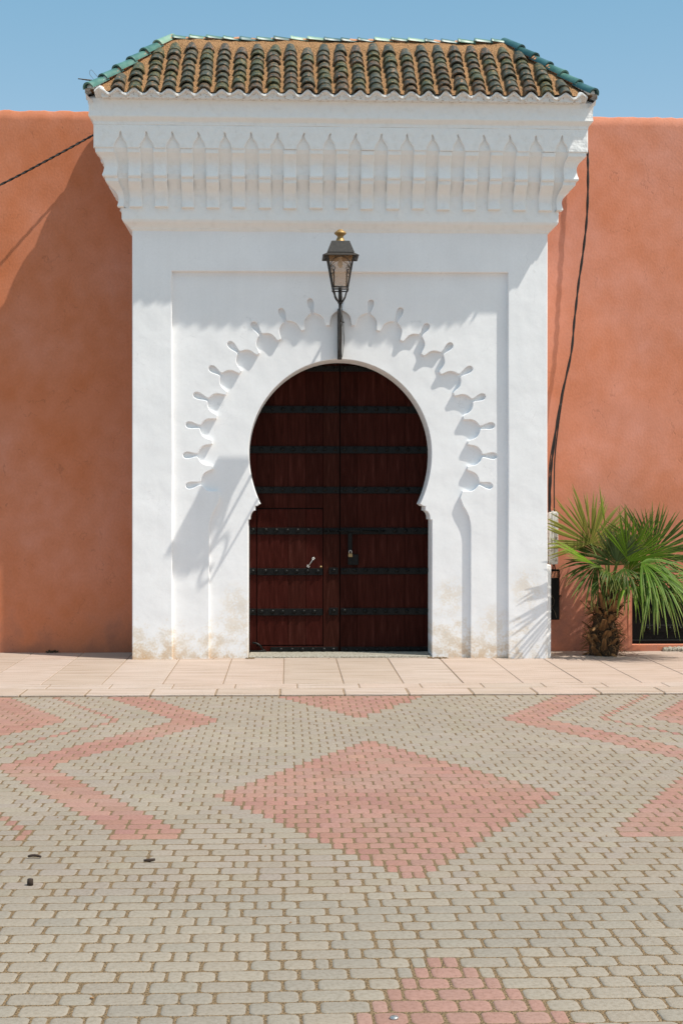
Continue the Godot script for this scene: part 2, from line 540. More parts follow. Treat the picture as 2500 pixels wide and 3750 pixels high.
func surface_mesh(V: PackedVector3Array, N: PackedVector3Array, I: PackedInt32Array, K := PackedColorArray()) -> ArrayMesh:
	var arr := []
	arr.resize(Mesh.ARRAY_MAX)
	arr[Mesh.ARRAY_VERTEX] = V
	arr[Mesh.ARRAY_NORMAL] = N
	if K.size(): arr[Mesh.ARRAY_COLOR] = K
	arr[Mesh.ARRAY_INDEX] = I
	var me := ArrayMesh.new()
	me.add_surface_from_arrays(Mesh.PRIMITIVE_TRIANGLES, arr)
	return me

func paver_mesh(l: float, w: float, s: int) -> ArrayMesh:
	var r := RandomNumberGenerator.new()
	r.seed = s
	var V := PackedVector3Array()
	var N := PackedVector3Array()
	var I := PackedInt32Array()
	var e := minf(1.0, l / 0.075)
	paver_into(V, N, I, outline(l, w, minf(0.021, l * 0.33), 5, 0.28, r), [[0.0135 * e, 0.0, 12.0], [0.0062 * e, -0.0010, 3.2], [0.0015, -0.0036, 0.8], [0.0, -0.008, 0.1], [0.0, -0.03, 0.0]], Vector3.ZERO, Basis.IDENTITY)
	return surface_mesh(V, N, I)

func build_paving() -> void:
	var root := base("paving")
	tag(root, "", "", "", "structure")
	var st := begin()
	quad(st, Vector3(-7, -0.0045, 18), Vector3(7, -0.0045, 18), Vector3(7, -0.0024, 7.5), Vector3(-7, -0.0024, 7.5))
	quad(st, Vector3(-7, -0.0024, 7.5), Vector3(7, -0.0024, 7.5), Vector3(7, -0.0018, 2.5), Vector3(-7, -0.0018, 2.5))
	put("joint_sand", done(st), M.sand, root)
	var cam := Vector3(-0.513, 1.55, 13.97)
	var all: Array = []
	var z := 2.552 + ROW * 0.5
	var row := 0
	var before := {}
	while z < 16.0:
		# colour changes along the row, on the half-brick lattice; joints keep clear of the joints of the row before
		var cells := int(11.6 / U)
		var x0 := -5.8 + rng.randf_range(-0.004, 0.004)
		var reach := 5.8 if z < 11.5 else 4.0
		var now := {}
		var k := 0
		var near := z > 7.35
		while k < cells:
			var red := is_red(x0 + (k + 0.5) * U, z)
			var n := 1
			while k + n < cells and is_red(x0 + (k + n + 0.5) * U, z) == red: n += 1
			var left := n
			var at := k
			while left > 0:
				var p := rng.randf()
				var order := [2, 3, 1]
				if near and not red:
					if p < 0.42: order = [3, 2, 1]
					elif p > 0.84: order = [1, 2, 3]
				elif p > 0.93: order = [3, 2, 1]
				var len := 0
				var ends := red and n >= 2 and absf(x0 + (k + n * 0.5) * U) < 0.12
				if ends and (at == k or left == 1): len = 1
				elif ends and left == 2: len = 1
				elif ends and left == 3: len = 2
				for o in (order if len == 0 else []):
					if o > left: continue
					if left - o == 1 and o == 2 and rng.randf() < 0.4: continue
					if o < left and before.has(at + o) and rng.randf() < 0.88: continue
					len = o
					break
				if len == 0: len = mini(left, 3 if before.has(at + 2) else 2)
				var cx := x0 + (at + len * 0.5) * U
				if absf(cx) < reach: all.append([Vector3(cx, 0, z), len, red])
				at += len
				left -= len
				now[at] = true
			k += n
		before = now
		row += 1
		z += ROW
	# the 300 that show largest stand alone
	var view: Array = []
	for i in all.size():
		var p: Vector3 = all[i][0]
		var d := cam.z - p.z
		if d < 4.15: continue
		var right := (p.x - cam.x) - d * 0.0373
		if absf(right) < d * 0.238 + 0.05: view.append([d, i])
	view.sort_custom(func(a, b): return a[0] < b[0])
	var alone := {}
	for i in mini(300, view.size()): alone[view[i][1]] = true
	var tone := noise(0.8, 3, 61)
	var wave := noise(0.35, 2, 62)
	var variants := {}
	for len in [1, 2, 3]:
		variants[len] = []
		for v in 4: variants[len].append(paver_mesh(len * U - 0.0058, ROW - 0.0034, len * 10 + v))
	var V := PackedVector3Array()
	var N := PackedVector3Array()
	var K := PackedColorArray()
	var I := PackedInt32Array()
	for i in all.size():
		var p: Vector3 = all[i][0]
		var len: int = all[i][1]
		var red: bool = all[i][2]
		p.y = rng.randf_range(-0.0008, 0.0008)
		p.x += rng.randf_range(-0.0015, 0.0015)
		p.z += rng.randf_range(-0.0015, 0.0015) + 0.006 * sin(p.x * 1.9 + 0.6 * p.z) + 0.004 * sin(p.x * 5.0 + p.z * 2.0)
		var patch := tone.get_noise_2d(p.x, p.z)
		p.z += 0.026 * wave.get_noise_2d(p.x, p.z) * smoothstep(3.2, 6.0, p.z)
		var lean := Basis.from_euler(Vector3(rng.randf_range(-0.006, 0.006), rng.randf_range(-0.011, 0.011), rng.randf_range(-0.006, 0.006)) + Vector3(0, 0.05 * wave.get_noise_2d(p.z * 3.0, p.x * 3.0), 0) * smoothstep(6.0, 8.5, p.z) * 0.5)
		if alone.has(i):
			var set: Array = M.red_pavers if red else M.grey_pavers
			var o := put("paver", variants[len][rng.randi() % 4], set[clampi(int((patch * 1.1 + 0.5 + rng.randf_range(-0.38, 0.38)) * set.size()), 0, set.size() - 1)], root, p)
			o.basis = lean
			continue
		var f := (1.0 + patch * 0.10) * rng.randf_range(0.955, 1.045)
		var c := Color(.312 * f, .264 * f * rng.randf_range(0.985, 1.01), .216 * f * rng.randf_range(0.95, 1.03))
		if red: f *= rng.randf_range(0.93, 1.06)
		if red: c = Color(.358 * f, .188 * f * rng.randf_range(0.97, 1.03), .150 * f * rng.randf_range(0.97, 1.03))
		if red: c = c.lerp(Color(.31, .262, .214), clampf(0.05 + patch * 0.4 + rng.randf_range(-0.08, 0.10), 0.0, 0.32))
		var q := smoothstep(5.0, 8.0, p.z)
		c = Color(c.r * lerpf(1.0, 0.965, q), c.g * lerpf(1.0, 0.965, q), c.b * lerpf(1.0, 0.965, q))
		var o2 := outline(len * U - lerpf(0.0068, 0.0060, q), ROW - lerpf(0.0040, 0.0035, q), minf(lerpf(0.013, 0.019, q), len * 0.0155), 3 if p.z > 6.0 and absf(p.x) < 2.5 else 2, 0.3, rng)
		paver_into(V, N, I, o2, [[lerpf(0.0045, 0.0095, q) * (0.75 if len == 1 else 1.0), 0.0, 20.0], [0.0010, lerpf(-0.0016, -0.0036, q), 1.2], [0.0, -0.010, 0.1]], p, lean)
		while K.size() < V.size(): K.append(c)
	var me := surface_mesh(V, N, I, K)
	put("farther_pavers", me, M.field, root).set_meta("kind", "stuff")

func build_sidewalk() -> void:
	var root := base("sidewalk")
	tag(root, "", "", "", "structure")
	var st := begin()
	bbox(st, Vector3(0, -0.0345, 0.9), Vector3(16, 0.09, 3.24), 0.002)
	put("joint_bed", done(st), M.grout, root)
	var P := 0.507
	for k in range(-12, 13):
		var xc := -0.044 + P * (k + 0.5)
		if absf(xc) > 6.0: continue
		for r in [[-0.66, -0.03], [-0.022, 1.876]]:
			var d: float = r[1] - r[0]
			var bb := box_mesh(Vector3(P - 0.0065 - rng.randf() * 0.002, 0.03, d - 0.005), 0.004)
			var o := put("slab", bb, M.slabs[rng.randi() % 3], root, Vector3(xc, 0.001 + rng.randf_range(-0.0008, 0.0012), (r[0] + r[1]) * 0.5))
			o.rotation = Vector3(rng.randf_range(-0.0008, 0.0008), 0, rng.randf_range(-0.002, 0.002))
	# the edge course: a ribbed strip, then plain kerb stones
	for k in range(-12, 13):
		var xc := -0.06 + 0.515 * (k + 0.5)
		if absf(xc) > 6.0: continue
		var s2 := begin()
		for g in 5:
			bbox(s2, Vector3(0, -0.002, 1.912 + g * 0.057), Vector3(0.509, 0.034, 0.050), 0.006)
		bbox(s2, Vector3(0, -0.006, 2.026), Vector3(0.508, 0.030, 0.29), 0.002)
		put("ribbed_stone", done(s2), M.slabs[rng.randi() % 3], root, Vector3(xc + 0.14, 0, 0))
		var o := put("kerb_stone", box_mesh(Vector3(0.504, 0.075, 0.352), 0.007), M.slabs[rng.randi() % 3], root, Vector3(xc, -0.022 + rng.randf_range(-0.001, 0.001), 2.352))
		o.rotation.y = rng.randf_range(-0.003, 0.003)

# ------------------------------------------------------------------ red boundary walls
func wall_mesh(x0: float, x1: float, z: float, top: float, u0: float, hole := Rect2()) -> ArrayMesh:
	var st := begin(true)
	var nx := int(absf(x1 - x0) / 0.05)
	var n1 := noise(0.9, 3, 71)
	var n2 := noise(7.0, 3, 72)
	var face := func(x: float, y: float) -> Vector3:
		var b := n1.get_noise_2d(x, y) * 0.010 * smoothstep(-0.2, 0.3, y)
		return Vector3(x, y, z + b)
	var ny := 56
	var add := func(a: Vector3, b: Vector3, c: Vector3, d: Vector3) -> void:
		for p in [a, c, b, a, d, c]:
			st.set_uv(Vector2((p.x - u0) / 4.4, 1.0 - p.y / 5.6 - (z - p.z) * 0.1)); st.add_vertex(p)
	for i in nx:
		var xa := lerpf(x0, x1, float(i) / nx)
		var xb := lerpf(x0, x1, float(i + 1) / nx)
		var ta := top + n2.get_noise_1d(xa) * 0.014
		var tb := top + n2.get_noise_1d(xb) * 0.014
		for j in ny:
			var y0 := -0.02 + (float(j) / ny)
			var ya0 := -0.02 + (ta + 0.02) * j / ny
			var ya1 := -0.02 + (ta + 0.02) * (j + 1) / ny
			var yb0 := -0.02 + (tb + 0.02) * j / ny
			var yb1 := -0.02 + (tb + 0.02) * (j + 1) / ny
			var m := Vector2((xa + xb) * 0.5, (ya0 + ya1) * 0.5)
			if hole.size.x > 0.0 and hole.has_point(m): continue
			var a: Vector3 = face.call(xa, ya0)
			var b: Vector3 = face.call(xb, yb0)
			var c: Vector3 = face.call(xb, yb1)
			var d: Vector3 = face.call(xa, ya1)
			if j == ny - 1:
				c.y -= 0.012; d.y -= 0.012
			add.call(a, b, c, d)
		var fa: Vector3 = face.call(xa, ta)
		var fb: Vector3 = face.call(xb, tb)
		fa.y -= 0.012; fb.y -= 0.012
		var ra := Vector3(xa, ta, z - 0.018)
		var rb := Vector3(xb, tb, z - 0.018)
		add.call(fa, fb, rb, ra)
		add.call(ra, rb, Vector3(xb, tb, z - 0.40), Vector3(xa, ta, z - 0.40))
		add.call(Vector3(xb, -0.02, z - 0.40), Vector3(xa, -0.02, z - 0.40), Vector3(xa, ta, z - 0.40), Vector3(xb, tb, z - 0.40))
	return done(st)

func build_walls() -> void:
	var l := base("boundary_wall")
	tag(l, "red earth rendered wall left of the white gate, largely in its shadow", "wall", "red walls beside the gate")
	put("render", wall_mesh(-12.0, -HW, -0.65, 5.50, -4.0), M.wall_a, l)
	# broken render at the foot of the wall, with a dark hollow
	var st := begin()
	for k in 9:
		var a := Vector3(-2.95 + k * 0.014, 0.018 + 0.02 * rng.randf(), -0.635)
		bbox(st, a, Vector3(0.022, 0.012 + 0.020 * sin(k / 8.0 * PI), 0.015), 0.006, Basis.from_euler(Vector3(rng.randf(), rng.randf(), rng.randf() * 0.5)))
	put("broken_render", done(st), M.fibre, l)
	var r := base("boundary_wall")
	tag(r, "sunlit red earth wall right of the gate, behind the fan palm", "wall", "red walls beside the gate")
	var hole := Rect2(3.0, 0.08, 1.2, 0.60)
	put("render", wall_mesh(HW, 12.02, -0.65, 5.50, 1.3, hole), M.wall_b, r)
	# low studded hatch set back in the wall
	var h := base("hatch", Vector3.ZERO, r)
	tag(h, "low black studded hatch with rounded plaster sill")
	st = begin()
	bbox(st, Vector3(3.6, 0.38, -0.77), Vector3(1.24, 0.70, 0.06), 0.004)
	put("hatch_door", done(st), M.black, h)
	st = begin()
	for y in [0.24, 0.52]:
		bbox(st, Vector3(3.66, y, -0.735), Vector3(1.02, 0.075, 0.012), 0.003)
	put("iron_band", done(st), M.black, h)
	var dome := dome_mesh(0.022, 0.016)
	for y in [0.24, 0.52]:
		for k in 9: put("stud", dome, M.black, h, Vector3(3.20 + k * 0.115, y, -0.729))
	st = begin()
	bbox(st, Vector3(3.6, 0.115, -0.735), Vector3(1.2, 0.018, 0.03), 0.003)
	put("bottom_rail", done(st), M.black, h)
	# reveal of the hatch: side, head and sill
	st = begin()
	bbox(st, Vector3(2.985, 0.38, -0.73), Vector3(0.05, 0.70, 0.165), 0.018)
	bbox(st, Vector3(4.225, 0.38, -0.73), Vector3(0.05, 0.70, 0.165), 0.018)
	bbox(st, Vector3(3.6, 0.045, -0.73), Vector3(1.3, 0.075, 0.16), 0.018)
	bbox(st, Vector3(3.6, 0.72, -0.73), Vector3(1.3, 0.09, 0.16), 0.018)
	put("hatch_reveal", done(st), tri_mat(M.wall_b.albedo_texture, 0.2, 0.9), r)
	st = begin()
	for k in 7:
		bbox(st, Vector3(3.36 + k * 0.045, 0.03 + rng.randf() * 0.012, -0.63), Vector3(0.06, 0.05, 0.05), 0.015, Basis.from_euler(Vector3(rng.randf(), rng.randf(), rng.randf()) * 0.5))
	put("sill_rubble", done(st), M.threshold, r)

func dome_mesh(r: float, h: float, n := 12) -> ArrayMesh:
	var st := begin(true)
	for i in 5:
		var a := PI / 2 * i / 5.0
		var b := PI / 2 * (i + 1) / 5.0
		for k in n:
			var p := TAU * k / n
			var q := TAU * (k + 1) / n
			var A := Vector3(cos(p) * cos(a) * r, sin(p) * cos(a) * r, sin(a) * h)
			var B := Vector3(cos(q) * cos(a) * r, sin(q) * cos(a) * r, sin(a) * h)
			var C := Vector3(cos(q) * cos(b) * r, sin(q) * cos(b) * r, sin(b) * h)
			var D := Vector3(cos(p) * cos(b) * r, sin(p) * cos(b) * r, sin(b) * h)
			quad(st, A, B, C, D)
	return done(st)

# ------------------------------------------------------------------ the gatehouse
func scallop() -> PackedVector2Array:      # right foot, round the lobes, left foot
	var prof := [Vector2(1.247, -0.108), Vector2(1.262, -0.103), Vector2(1.29, -0.099), Vector2(1.325, -0.092), Vector2(1.355, -0.073), Vector2(1.377, -0.044), Vector2(1.389, -0.019), Vector2(1.410, -0.0150), Vector2(1.44, -0.021), Vector2(1.47, -0.029), Vector2(1.50, -0.031), Vector2(1.522, -0.024), Vector2(1.533, -0.010)]
	var full: Array = prof.duplicate()
	for i in range(prof.size() - 1, -1, -1): full.append(Vector2(prof[i].x, -prof[i].y))
	var out := PackedVector2Array()
	out.append(Vector2(1.278, -0.01))
	out.append(Vector2(1.278, 0.7))
	for p in [Vector2(1.278, 1.28), Vector2(1.272, 1.35), Vector2(1.256, 1.41), Vector2(1.232, 1.462), Vector2(1.205, 1.505)]: out.append(p)
	out.append(C0 + Vector2.from_angle(deg_to_rad(-20.6)) * 1.255)
	for k in range(-9, 10):
		var a := deg_to_rad(90.0 + 11.37 * k)
		var e := Vector2(cos(a), sin(a))
		var t := Vector2(-sin(a), cos(a))
		var lobe: Array = []
		var wob := 1.0 + 0.05 * sin(k * 2.3)
		for p in full:
			var lo: float = p.x
			if lo > 1.395: lo = 1.395 + (lo - 1.395) * wob
			lobe.append(C0 + e * lo + t * p.y)
		for i in lobe.size() - 1:
			out.append(lobe[i])
			if i > 0 and i < lobe.size() - 2: out.append((lobe[i] as Vector2).cubic_interpolate(lobe[i + 1], lobe[i - 1], lobe[i + 2], 0.5))
		out.append(lobe[-1])
	out.append(C0 + Vector2.from_angle(deg_to_rad(200.6)) * 1.255)
	for p in [Vector2(-1.205, 1.505), Vector2(-1.232, 1.462), Vector2(-1.256, 1.41), Vector2(-1.272, 1.35), Vector2(-1.278, 1.28)]: out.append(p)
	out.append(Vector2(-1.278, 0.7))
	out.append(Vector2(-1.278, -0.01))
	return out

func horseshoe() -> PackedVector2Array:    # right foot, up over the arch, left foot
	var half: Array = [Vector2(0.902, -0.01), Vector2(0.902, 0.7), Vector2(0.902, 1.372), Vector2(0.884, 1.374)]
	for i in 7:
		var a := PI / 2 * i / 6.0
		half.append(Vector2(0.832 + cos(a) * 0.05, 1.385 + sin(a) * 0.078))
	half.append(Vector2(0.836, 1.506))
	half.append(Vector2(0.815, 1.507))
	var a0 := asin((1.515 - C0.y) / 0.905)
	for i in range(1, 41):
		var a := lerpf(a0 - 0.02, PI / 2, i / 40.0)
		var rr := 0.897 + 0.023 * pow(maxf(0.0, sin(a)), 3.0)
		if a < 0.0: rr = lerpf(0.897, 0.935, pow(-a / 0.62, 2.0))
		half.append(C0 + Vector2(cos(a), sin(a)) * rr)
	var out := PackedVector2Array()
	for p in half: out.append(p)
	for i in range(half.size() - 2, -1, -1): out.append(Vector2(-half[i].x, half[i].y))
	return out

func sweep3(st: SurfaceTool, prof: Array, zback: float) -> void:   # (offset, y) profile, bottom to top, round left side, front and right side
	for i in prof.size() - 1:
		var p: Vector2 = prof[i]
		var q: Vector2 = prof[i + 1]
		var L := func(v: Vector2, b: bool) -> Vector3: return Vector3(-HW - v.x, v.y, zback if b else v.x)
		var R := func(v: Vector2, b: bool) -> Vector3: return Vector3(HW + v.x, v.y, zback if b else v.x)
		# the front is cut into lengths that wander a little, as hand-laid plaster does
		var n := 24
		for k in n:
			var f0 := float(k) / n
			var f1 := float(k + 1) / n
			var w0 := 0.0025 * sin(k * 1.7 + p.y * 9.0) if k > 0 else 0.0
			var w1 := 0.0025 * sin((k + 1) * 1.7 + p.y * 9.0) if k < n - 1 else 0.0
			var v0 := 0.0025 * sin(k * 1.7 + q.y * 9.0) if k > 0 else 0.0
			var v1 := 0.0025 * sin((k + 1) * 1.7 + q.y * 9.0) if k < n - 1 else 0.0
			var A: Vector3 = (L.call(p, false) as Vector3).lerp(R.call(p, false), f0) + Vector3(0, w0, 0)
			var B: Vector3 = (L.call(p, false) as Vector3).lerp(R.call(p, false), f1) + Vector3(0, w1, 0)
			var C: Vector3 = (L.call(q, false) as Vector3).lerp(R.call(q, false), f1) + Vector3(0, v1, 0)
			var D: Vector3 = (L.call(q, false) as Vector3).lerp(R.call(q, false), f0) + Vector3(0, v0, 0)
			quad(st, A, B, C, D)
		quad(st, L.call(p, true), L.call(p, false), L.call(q, false), L.call(q, true))
		quad(st, R.call(p, false), R.call(p, true), R.call(q, true), R.call(q, false))

func smooth_profile(P: Array, n: int) -> Array:
	var out: Array = []
	for i in P.size() - 1:
		for k in n:
			out.append((P[i] as Vector2).cubic_interpolate(P[i + 1], P[maxi(i - 1, 0)], P[mini(i + 2, P.size() - 1)], float(k) / n))
	out.append(P[-1])
	return out

func corbel_profile() -> Array:   # bottom to top
	var low := smooth_profile([Vector2(0.128, 4.386), Vector2(0.120, 4.42), Vector2(0.118, 4.465), Vector2(0.142, 4.52), Vector2(0.196, 4.567), Vector2(0.228, 4.598)], 3)
	var mid := smooth_profile([Vector2(0.256, 4.652), Vector2(0.242, 4.70), Vector2(0.238, 4.76), Vector2(0.266, 4.815), Vector2(0.312, 4.855)], 3)
	var out: Array = [Vector2(0.06, 4.374), Vector2(0.118, 4.374), Vector2(0.128, 4.380)]
	out.append_array(low)
	out.append_array([Vector2(0.229, 4.632), Vector2(0.250, 4.638)])
	out.append_array(mid)
	out.append_array([Vector2(0.314, 4.884), Vector2(0.314, 4.893)])
	return out

func build_gatehouse() -> void:
	var g := base("gatehouse")
	tag(g, "white plastered gatehouse with horseshoe arch, corbelled cornice and tiled hipped roof", "gatehouse")
	# ---- front wall in three layers, each set back behind the last
	var sc := scallop()
	var hs := horseshoe()
	var st := begin()
	var outer := PackedVector2Array([Vector2(HW + 0.012, -0.01), Vector2(HW + 0.002, 2.0), Vector2(HW, 5.34), Vector2(-HW, 5.34), Vector2(-HW, 2.0), Vector2(-HW, -0.01)])
	var frame := PackedVector2Array(outer)
	for p in [Vector2(-1.630, -0.01), Vector2(-1.634, 0.9), Vector2(-1.630, 2.0), Vector2(-1.637, 3.0), Vector2(-1.638, 3.783), Vector2(-0.8, 3.787), Vector2(0.3, 3.786), Vector2(1.634, 3.792), Vector2(1.634, 3.0), Vector2(1.640, 1.9), Vector2(1.636, 0.9), Vector2(1.642, -0.01)]: frame.append(p)
	plate(st, frame, 0.0, -0.9, 0.008)
	put("frame_wall", done(st), M.facade, g)
	st = begin()
	var sp := PackedVector2Array([Vector2(1.66, -0.01), Vector2(1.66, 3.81), Vector2(-1.66, 3.81), Vector2(-1.66, -0.01)])
	for i in range(sc.size() - 1, -1, -1): sp.append(sc[i])
	plate(st, sp, -0.052, -0.50, 0.006)
	put("spandrel", done(st), M.facade, g)
	st = begin()
	var big := PackedVector2Array([Vector2(1.6, -0.01), Vector2(1.6, 3.78), Vector2(-1.6, 3.78), Vector2(-1.6, -0.01)])
	for i in range(hs.size() - 1, -1, -1): big.append(hs[i])
	plate(st, big, -0.092, -0.485, 0.005)
	put("arch_band", done(st), M.facade, g)
	st = begin()
	bbox(st, Vector3(0, 1.9, -0.76), Vector3(3.27, 3.82, 0.30), 0.003)
	put("back_wall", done(st), M.plaster, g)
	st = begin()
	bbox(st, Vector3(2.048, 0.455, -0.30), Vector3(0.046, 0.95, 0.5), 0.006)
	put("side_pilaster", done(st), M.plaster, g)
	st = begin()
	bbox(st, Vector3(0.004, 0.010, -0.30), Vector3(1.80, 0.052, 0.40), 0.008)
	put("threshold", done(st), M.threshold, g)
	build_cornice(g)
	build_roof(g)
	build_door(g)

func build_cornice(g: Node3D) -> void:
	var co := base("cornice", Vector3.ZERO, g)
	var st := begin(false)
	var prof: Array = [Vector2(0.0, 4.168), Vector2(0.006, 4.178), Vector2(0.016, 4.186), Vector2(0.020, 4.198), Vector2(0.030, 4.204)]
	prof.append_array(smooth_profile([Vector2(0.034, 4.210), Vector2(0.050, 4.224), Vector2(0.074, 4.240), Vector2(0.086, 4.258)], 2))
	prof.append_array([Vector2(0.090, 4.266), Vector2(0.091, 4.36)])
	prof.append_array(smooth_profile([Vector2(0.092, 4.45), Vector2(0.096, 4.50), Vector2(0.120, 4.55), Vector2(0.158, 4.598)], 3))
	prof.append_array([Vector2(0.190, 4.634)])
	prof.append_array(smooth_profile([Vector2(0.200, 4.68), Vector2(0.202, 4.76), Vector2(0.234, 4.815), Vector2(0.274, 4.862)], 3))
	prof.append_array([Vector2(0.296, 4.90), Vector2(0.300, 5.113)])
	sweep3(st, prof, -0.88)
	put("recess", done(st), M.plaster, co)
	# top mouldings above the fascia
	st = begin(false)
	var top: Array = [Vector2(0.20, 5.108), Vector2(0.322, 5.108), Vector2(0.3285, 5.113), Vector2(0.330, 5.138)]
	top.append_array(smooth_profile([Vector2(0.332, 5.142), Vector2(0.345, 5.156), Vector2(0.364, 5.172)], 2))
	top.append_array(smooth_profile([Vector2(0.370, 5.182), Vector2(0.365, 5.23), Vector2(0.369, 5.30), Vector2(0.377, 5.345)], 3))
	top.append_array([Vector2(0.30, 5.40)])
	sweep3(st, top, -0.66)
	put("moulding", done(st), M.plaster, co)
	# fascia with pointed niches cut into its lower edge
	var y0 := 4.892
	var poly := PackedVector2Array([Vector2(HW + 0.328, y0), Vector2(HW + 0.328, 5.11), Vector2(-HW - 0.328, 5.11), Vector2(-HW - 0.328, y0)])
	var P := 0.2465
	for k in 18:
		var x := -2.095 + P * k
		var j := 0.006 * sin(k * 3.1)
		var w := 0.060 + 0.005 * sin(k * 1.3)
		var lean := 0.010 * sin(k * 5.7)
		for q in [Vector2(-w - 0.006, y0), Vector2(-w, y0 + 0.012), Vector2(-w + 0.004, y0 + 0.034), Vector2(-0.044, y0 + 0.060), Vector2(-0.026, y0 + 0.086), Vector2(-0.014, y0 + 0.104), Vector2(-0.010, y0 + 0.125), Vector2(-0.005 + lean, y0 + 0.150), Vector2(lean, y0 + 0.158 + j), Vector2(0.005 + lean, y0 + 0.150), Vector2(0.010, y0 + 0.125), Vector2(0.014, y0 + 0.104), Vector2(0.026, y0 + 0.086), Vector2(0.044, y0 + 0.060), Vector2(w - 0.004, y0 + 0.034), Vector2(w, y0 + 0.012), Vector2(w + 0.006, y0)]:
			poly.append(Vector2(x, 0) + q)
	st = begin()
	plate(st, poly, 0.327, 0.270, 0.008)
	put("fascia", done(st), M.plaster, co)
	for s in [-1.0, 1.0]:
		var side: Array = [Vector2(0.88, y0), Vector2(0.88, 5.11), Vector2(-0.312, 5.11), Vector2(-0.312, y0)]
		for k in 5:
			for q in [Vector2(-0.044, 0.0), Vector2(-0.040, 0.03), Vector2(-0.026, 0.065), Vector2(-0.012, 0.10), Vector2(0.0, 0.158), Vector2(0.012, 0.10), Vector2(0.026, 0.065), Vector2(0.040, 0.03), Vector2(0.044, 0.0)]: side.append(Vector2(0.044 + 0.162 * k, y0) + q)
		var sp := PackedVector2Array()
		for q in side: sp.append(Vector2(q.x * s, q.y))
		st = begin()
		plate(st, sp, 0.327, 0.270, 0.006)
		var o := put("side_fascia", done(st), M.plaster, co, Vector3(s * HW, 0, 0))
		o.rotation.y = s * PI / 2
	# corbels between the niches
	var cp := corbel_profile()
	for k in 17:
		var st2 := begin()
		var half := 0.0615 + 0.003 * sin(k * 2.1)
		corbel(st2, cp, half)
		put("corbel", done(st2), M.plaster, co, Vector3(-2.095 + P * (k + 0.5) + 0.004 * sin(k * 4.0), 0.004 * sin(k * 1.9), 0))
	for s in [-1.0, 1.0]:
		for k in 4:
			var st2 := begin()
			corbel(st2, cp, 0.041)
			var o := put("corbel", done(st2), M.plaster, co, Vector3(s * HW, 0, -0.125 - 0.162 * k))
			o.rotation.y = s * PI / 2
		# the corner corbel wraps both faces
		var st3 := begin()
		for i in cp.size() - 1:
			var p: Vector2 = cp[i]
			var q: Vector2 = cp[i + 1]
			var F := func(v: Vector2, inner: bool) -> Vector3: return Vector3(s * (HW + v.x - (maxf(0.035, 0.055 + (v.x - 0.12) * 0.62) if inner else 0.0)), v.y, v.x)
			var D := func(v: Vector2, inner: bool) -> Vector3: return Vector3(s * (HW + v.x), v.y, v.x - (maxf(0.035, 0.055 + (v.x - 0.12) * 0.62) if inner else 0.0))
			var quads := [[F.call(p, true), F.call(p, false), F.call(q, false), F.call(q, true)], [D.call(p, false), D.call(p, true), D.call(q, true), D.call(q, false)], [F.call(p, true) + Vector3(0, 0, -0.09), F.call(p, true), F.call(q, true), F.call(q, true) + Vector3(0, 0, -0.09)], [D.call(p, true), D.call(p, true) + Vector3(-s * 0.09, 0, 0), D.call(q, true) + Vector3(-s * 0.09, 0, 0), D.call(q, true)]]
			for w in quads:
				if s > 0: quad(st3, w[0], w[1], w[2], w[3])
				else: quad(st3, w[3], w[2], w[1], w[0])
		put("corner_corbel", done(st3), M.plaster, co)

func corbel(st: SurfaceTool, cp: Array, half: float) -> void:
	var back := 0.045
	var bev := 0.008
	for i in cp.size() - 1:
		var p: Vector2 = cp[i]
		var q: Vector2 = cp[i + 1]
		var f := func(v: Vector2, x: float, d: float) -> Vector3: return Vector3(x, v.y, v.x - d)
		quad(st, f.call(p, -half + bev, 0.0), f.call(p, half - bev, 0.0), f.call(q, half - bev, 0.0), f.call(q, -half + bev, 0.0))
		quad(st, f.call(p, half - bev, 0.0), f.call(p, half, bev), f.call(q, half, bev), f.call(q, half - bev, 0.0))
		quad(st, f.call(p, half, bev), f.call(p, half, back), f.call(q, half, back), f.call(q, half, bev))
		quad(st, f.call(p, -half, bev), f.call(p, -half + bev, 0.0), f.call(q, -half + bev, 0.0), f.call(q, -half, bev))
		quad(st, f.call(p, -half, back), f.call(p, -half, bev), f.call(q, -half, bev), f.call(q, -half, back))

# half-barrel tile along local -z (wide lower end at z = 0 towards +z), standing on y = 0
func barrel(r0: float, r1: float, length: float, thick: float, lip: float, n := 10, spread := 1.45) -> ArrayMesh:
	var st := begin(true)
	var zs := [0.0, -0.022, -0.026, -length]
	var rs := [r0 + lip, r0 + lip, r0, r1]
	var P := func(r: float, k: int, z: float) -> Vector3:
		var a := lerpf(-spread, spread, float(k) / n)
		return Vector3(sin(a) * r, cos(a) * r - 0.012, z)
	for i in 3:
		for k in n:
			quad(st, P.call(rs[i], k, zs[i]), P.call(rs[i], k + 1, zs[i]), P.call(rs[i + 1], k + 1, zs[i + 1]), P.call(rs[i + 1], k, zs[i + 1]))
	st.set_smooth_group(2)
	for k in n:
		quad(st, P.call(r0 - thick, k, 0.0), P.call(r0 - thick, k + 1, 0.0), P.call(r0 + lip, k + 1, 0.0), P.call(r0 + lip, k, 0.0))
	st.set_smooth_group(3)
	for k in n:
		quad(st, P.call(r0 - thick, k + 1, 0.0), P.call(r0 - thick, k, 0.0), P.call(r1 - thick, k, -length), P.call(r1 - thick, k + 1, -length))
	return done(st)

const EY := 5.395
const EZ := 0.455
const RY := 6.165
const RZ := -0.45
const EX := 2.365
const RX := 1.69

func roof_at(x: float, t: float) -> Vector3:   # t from eave (0) to ridge (1) on the front slope
	return Vector3(x, lerpf(EY, RY, t), lerpf(EZ, RZ, t))

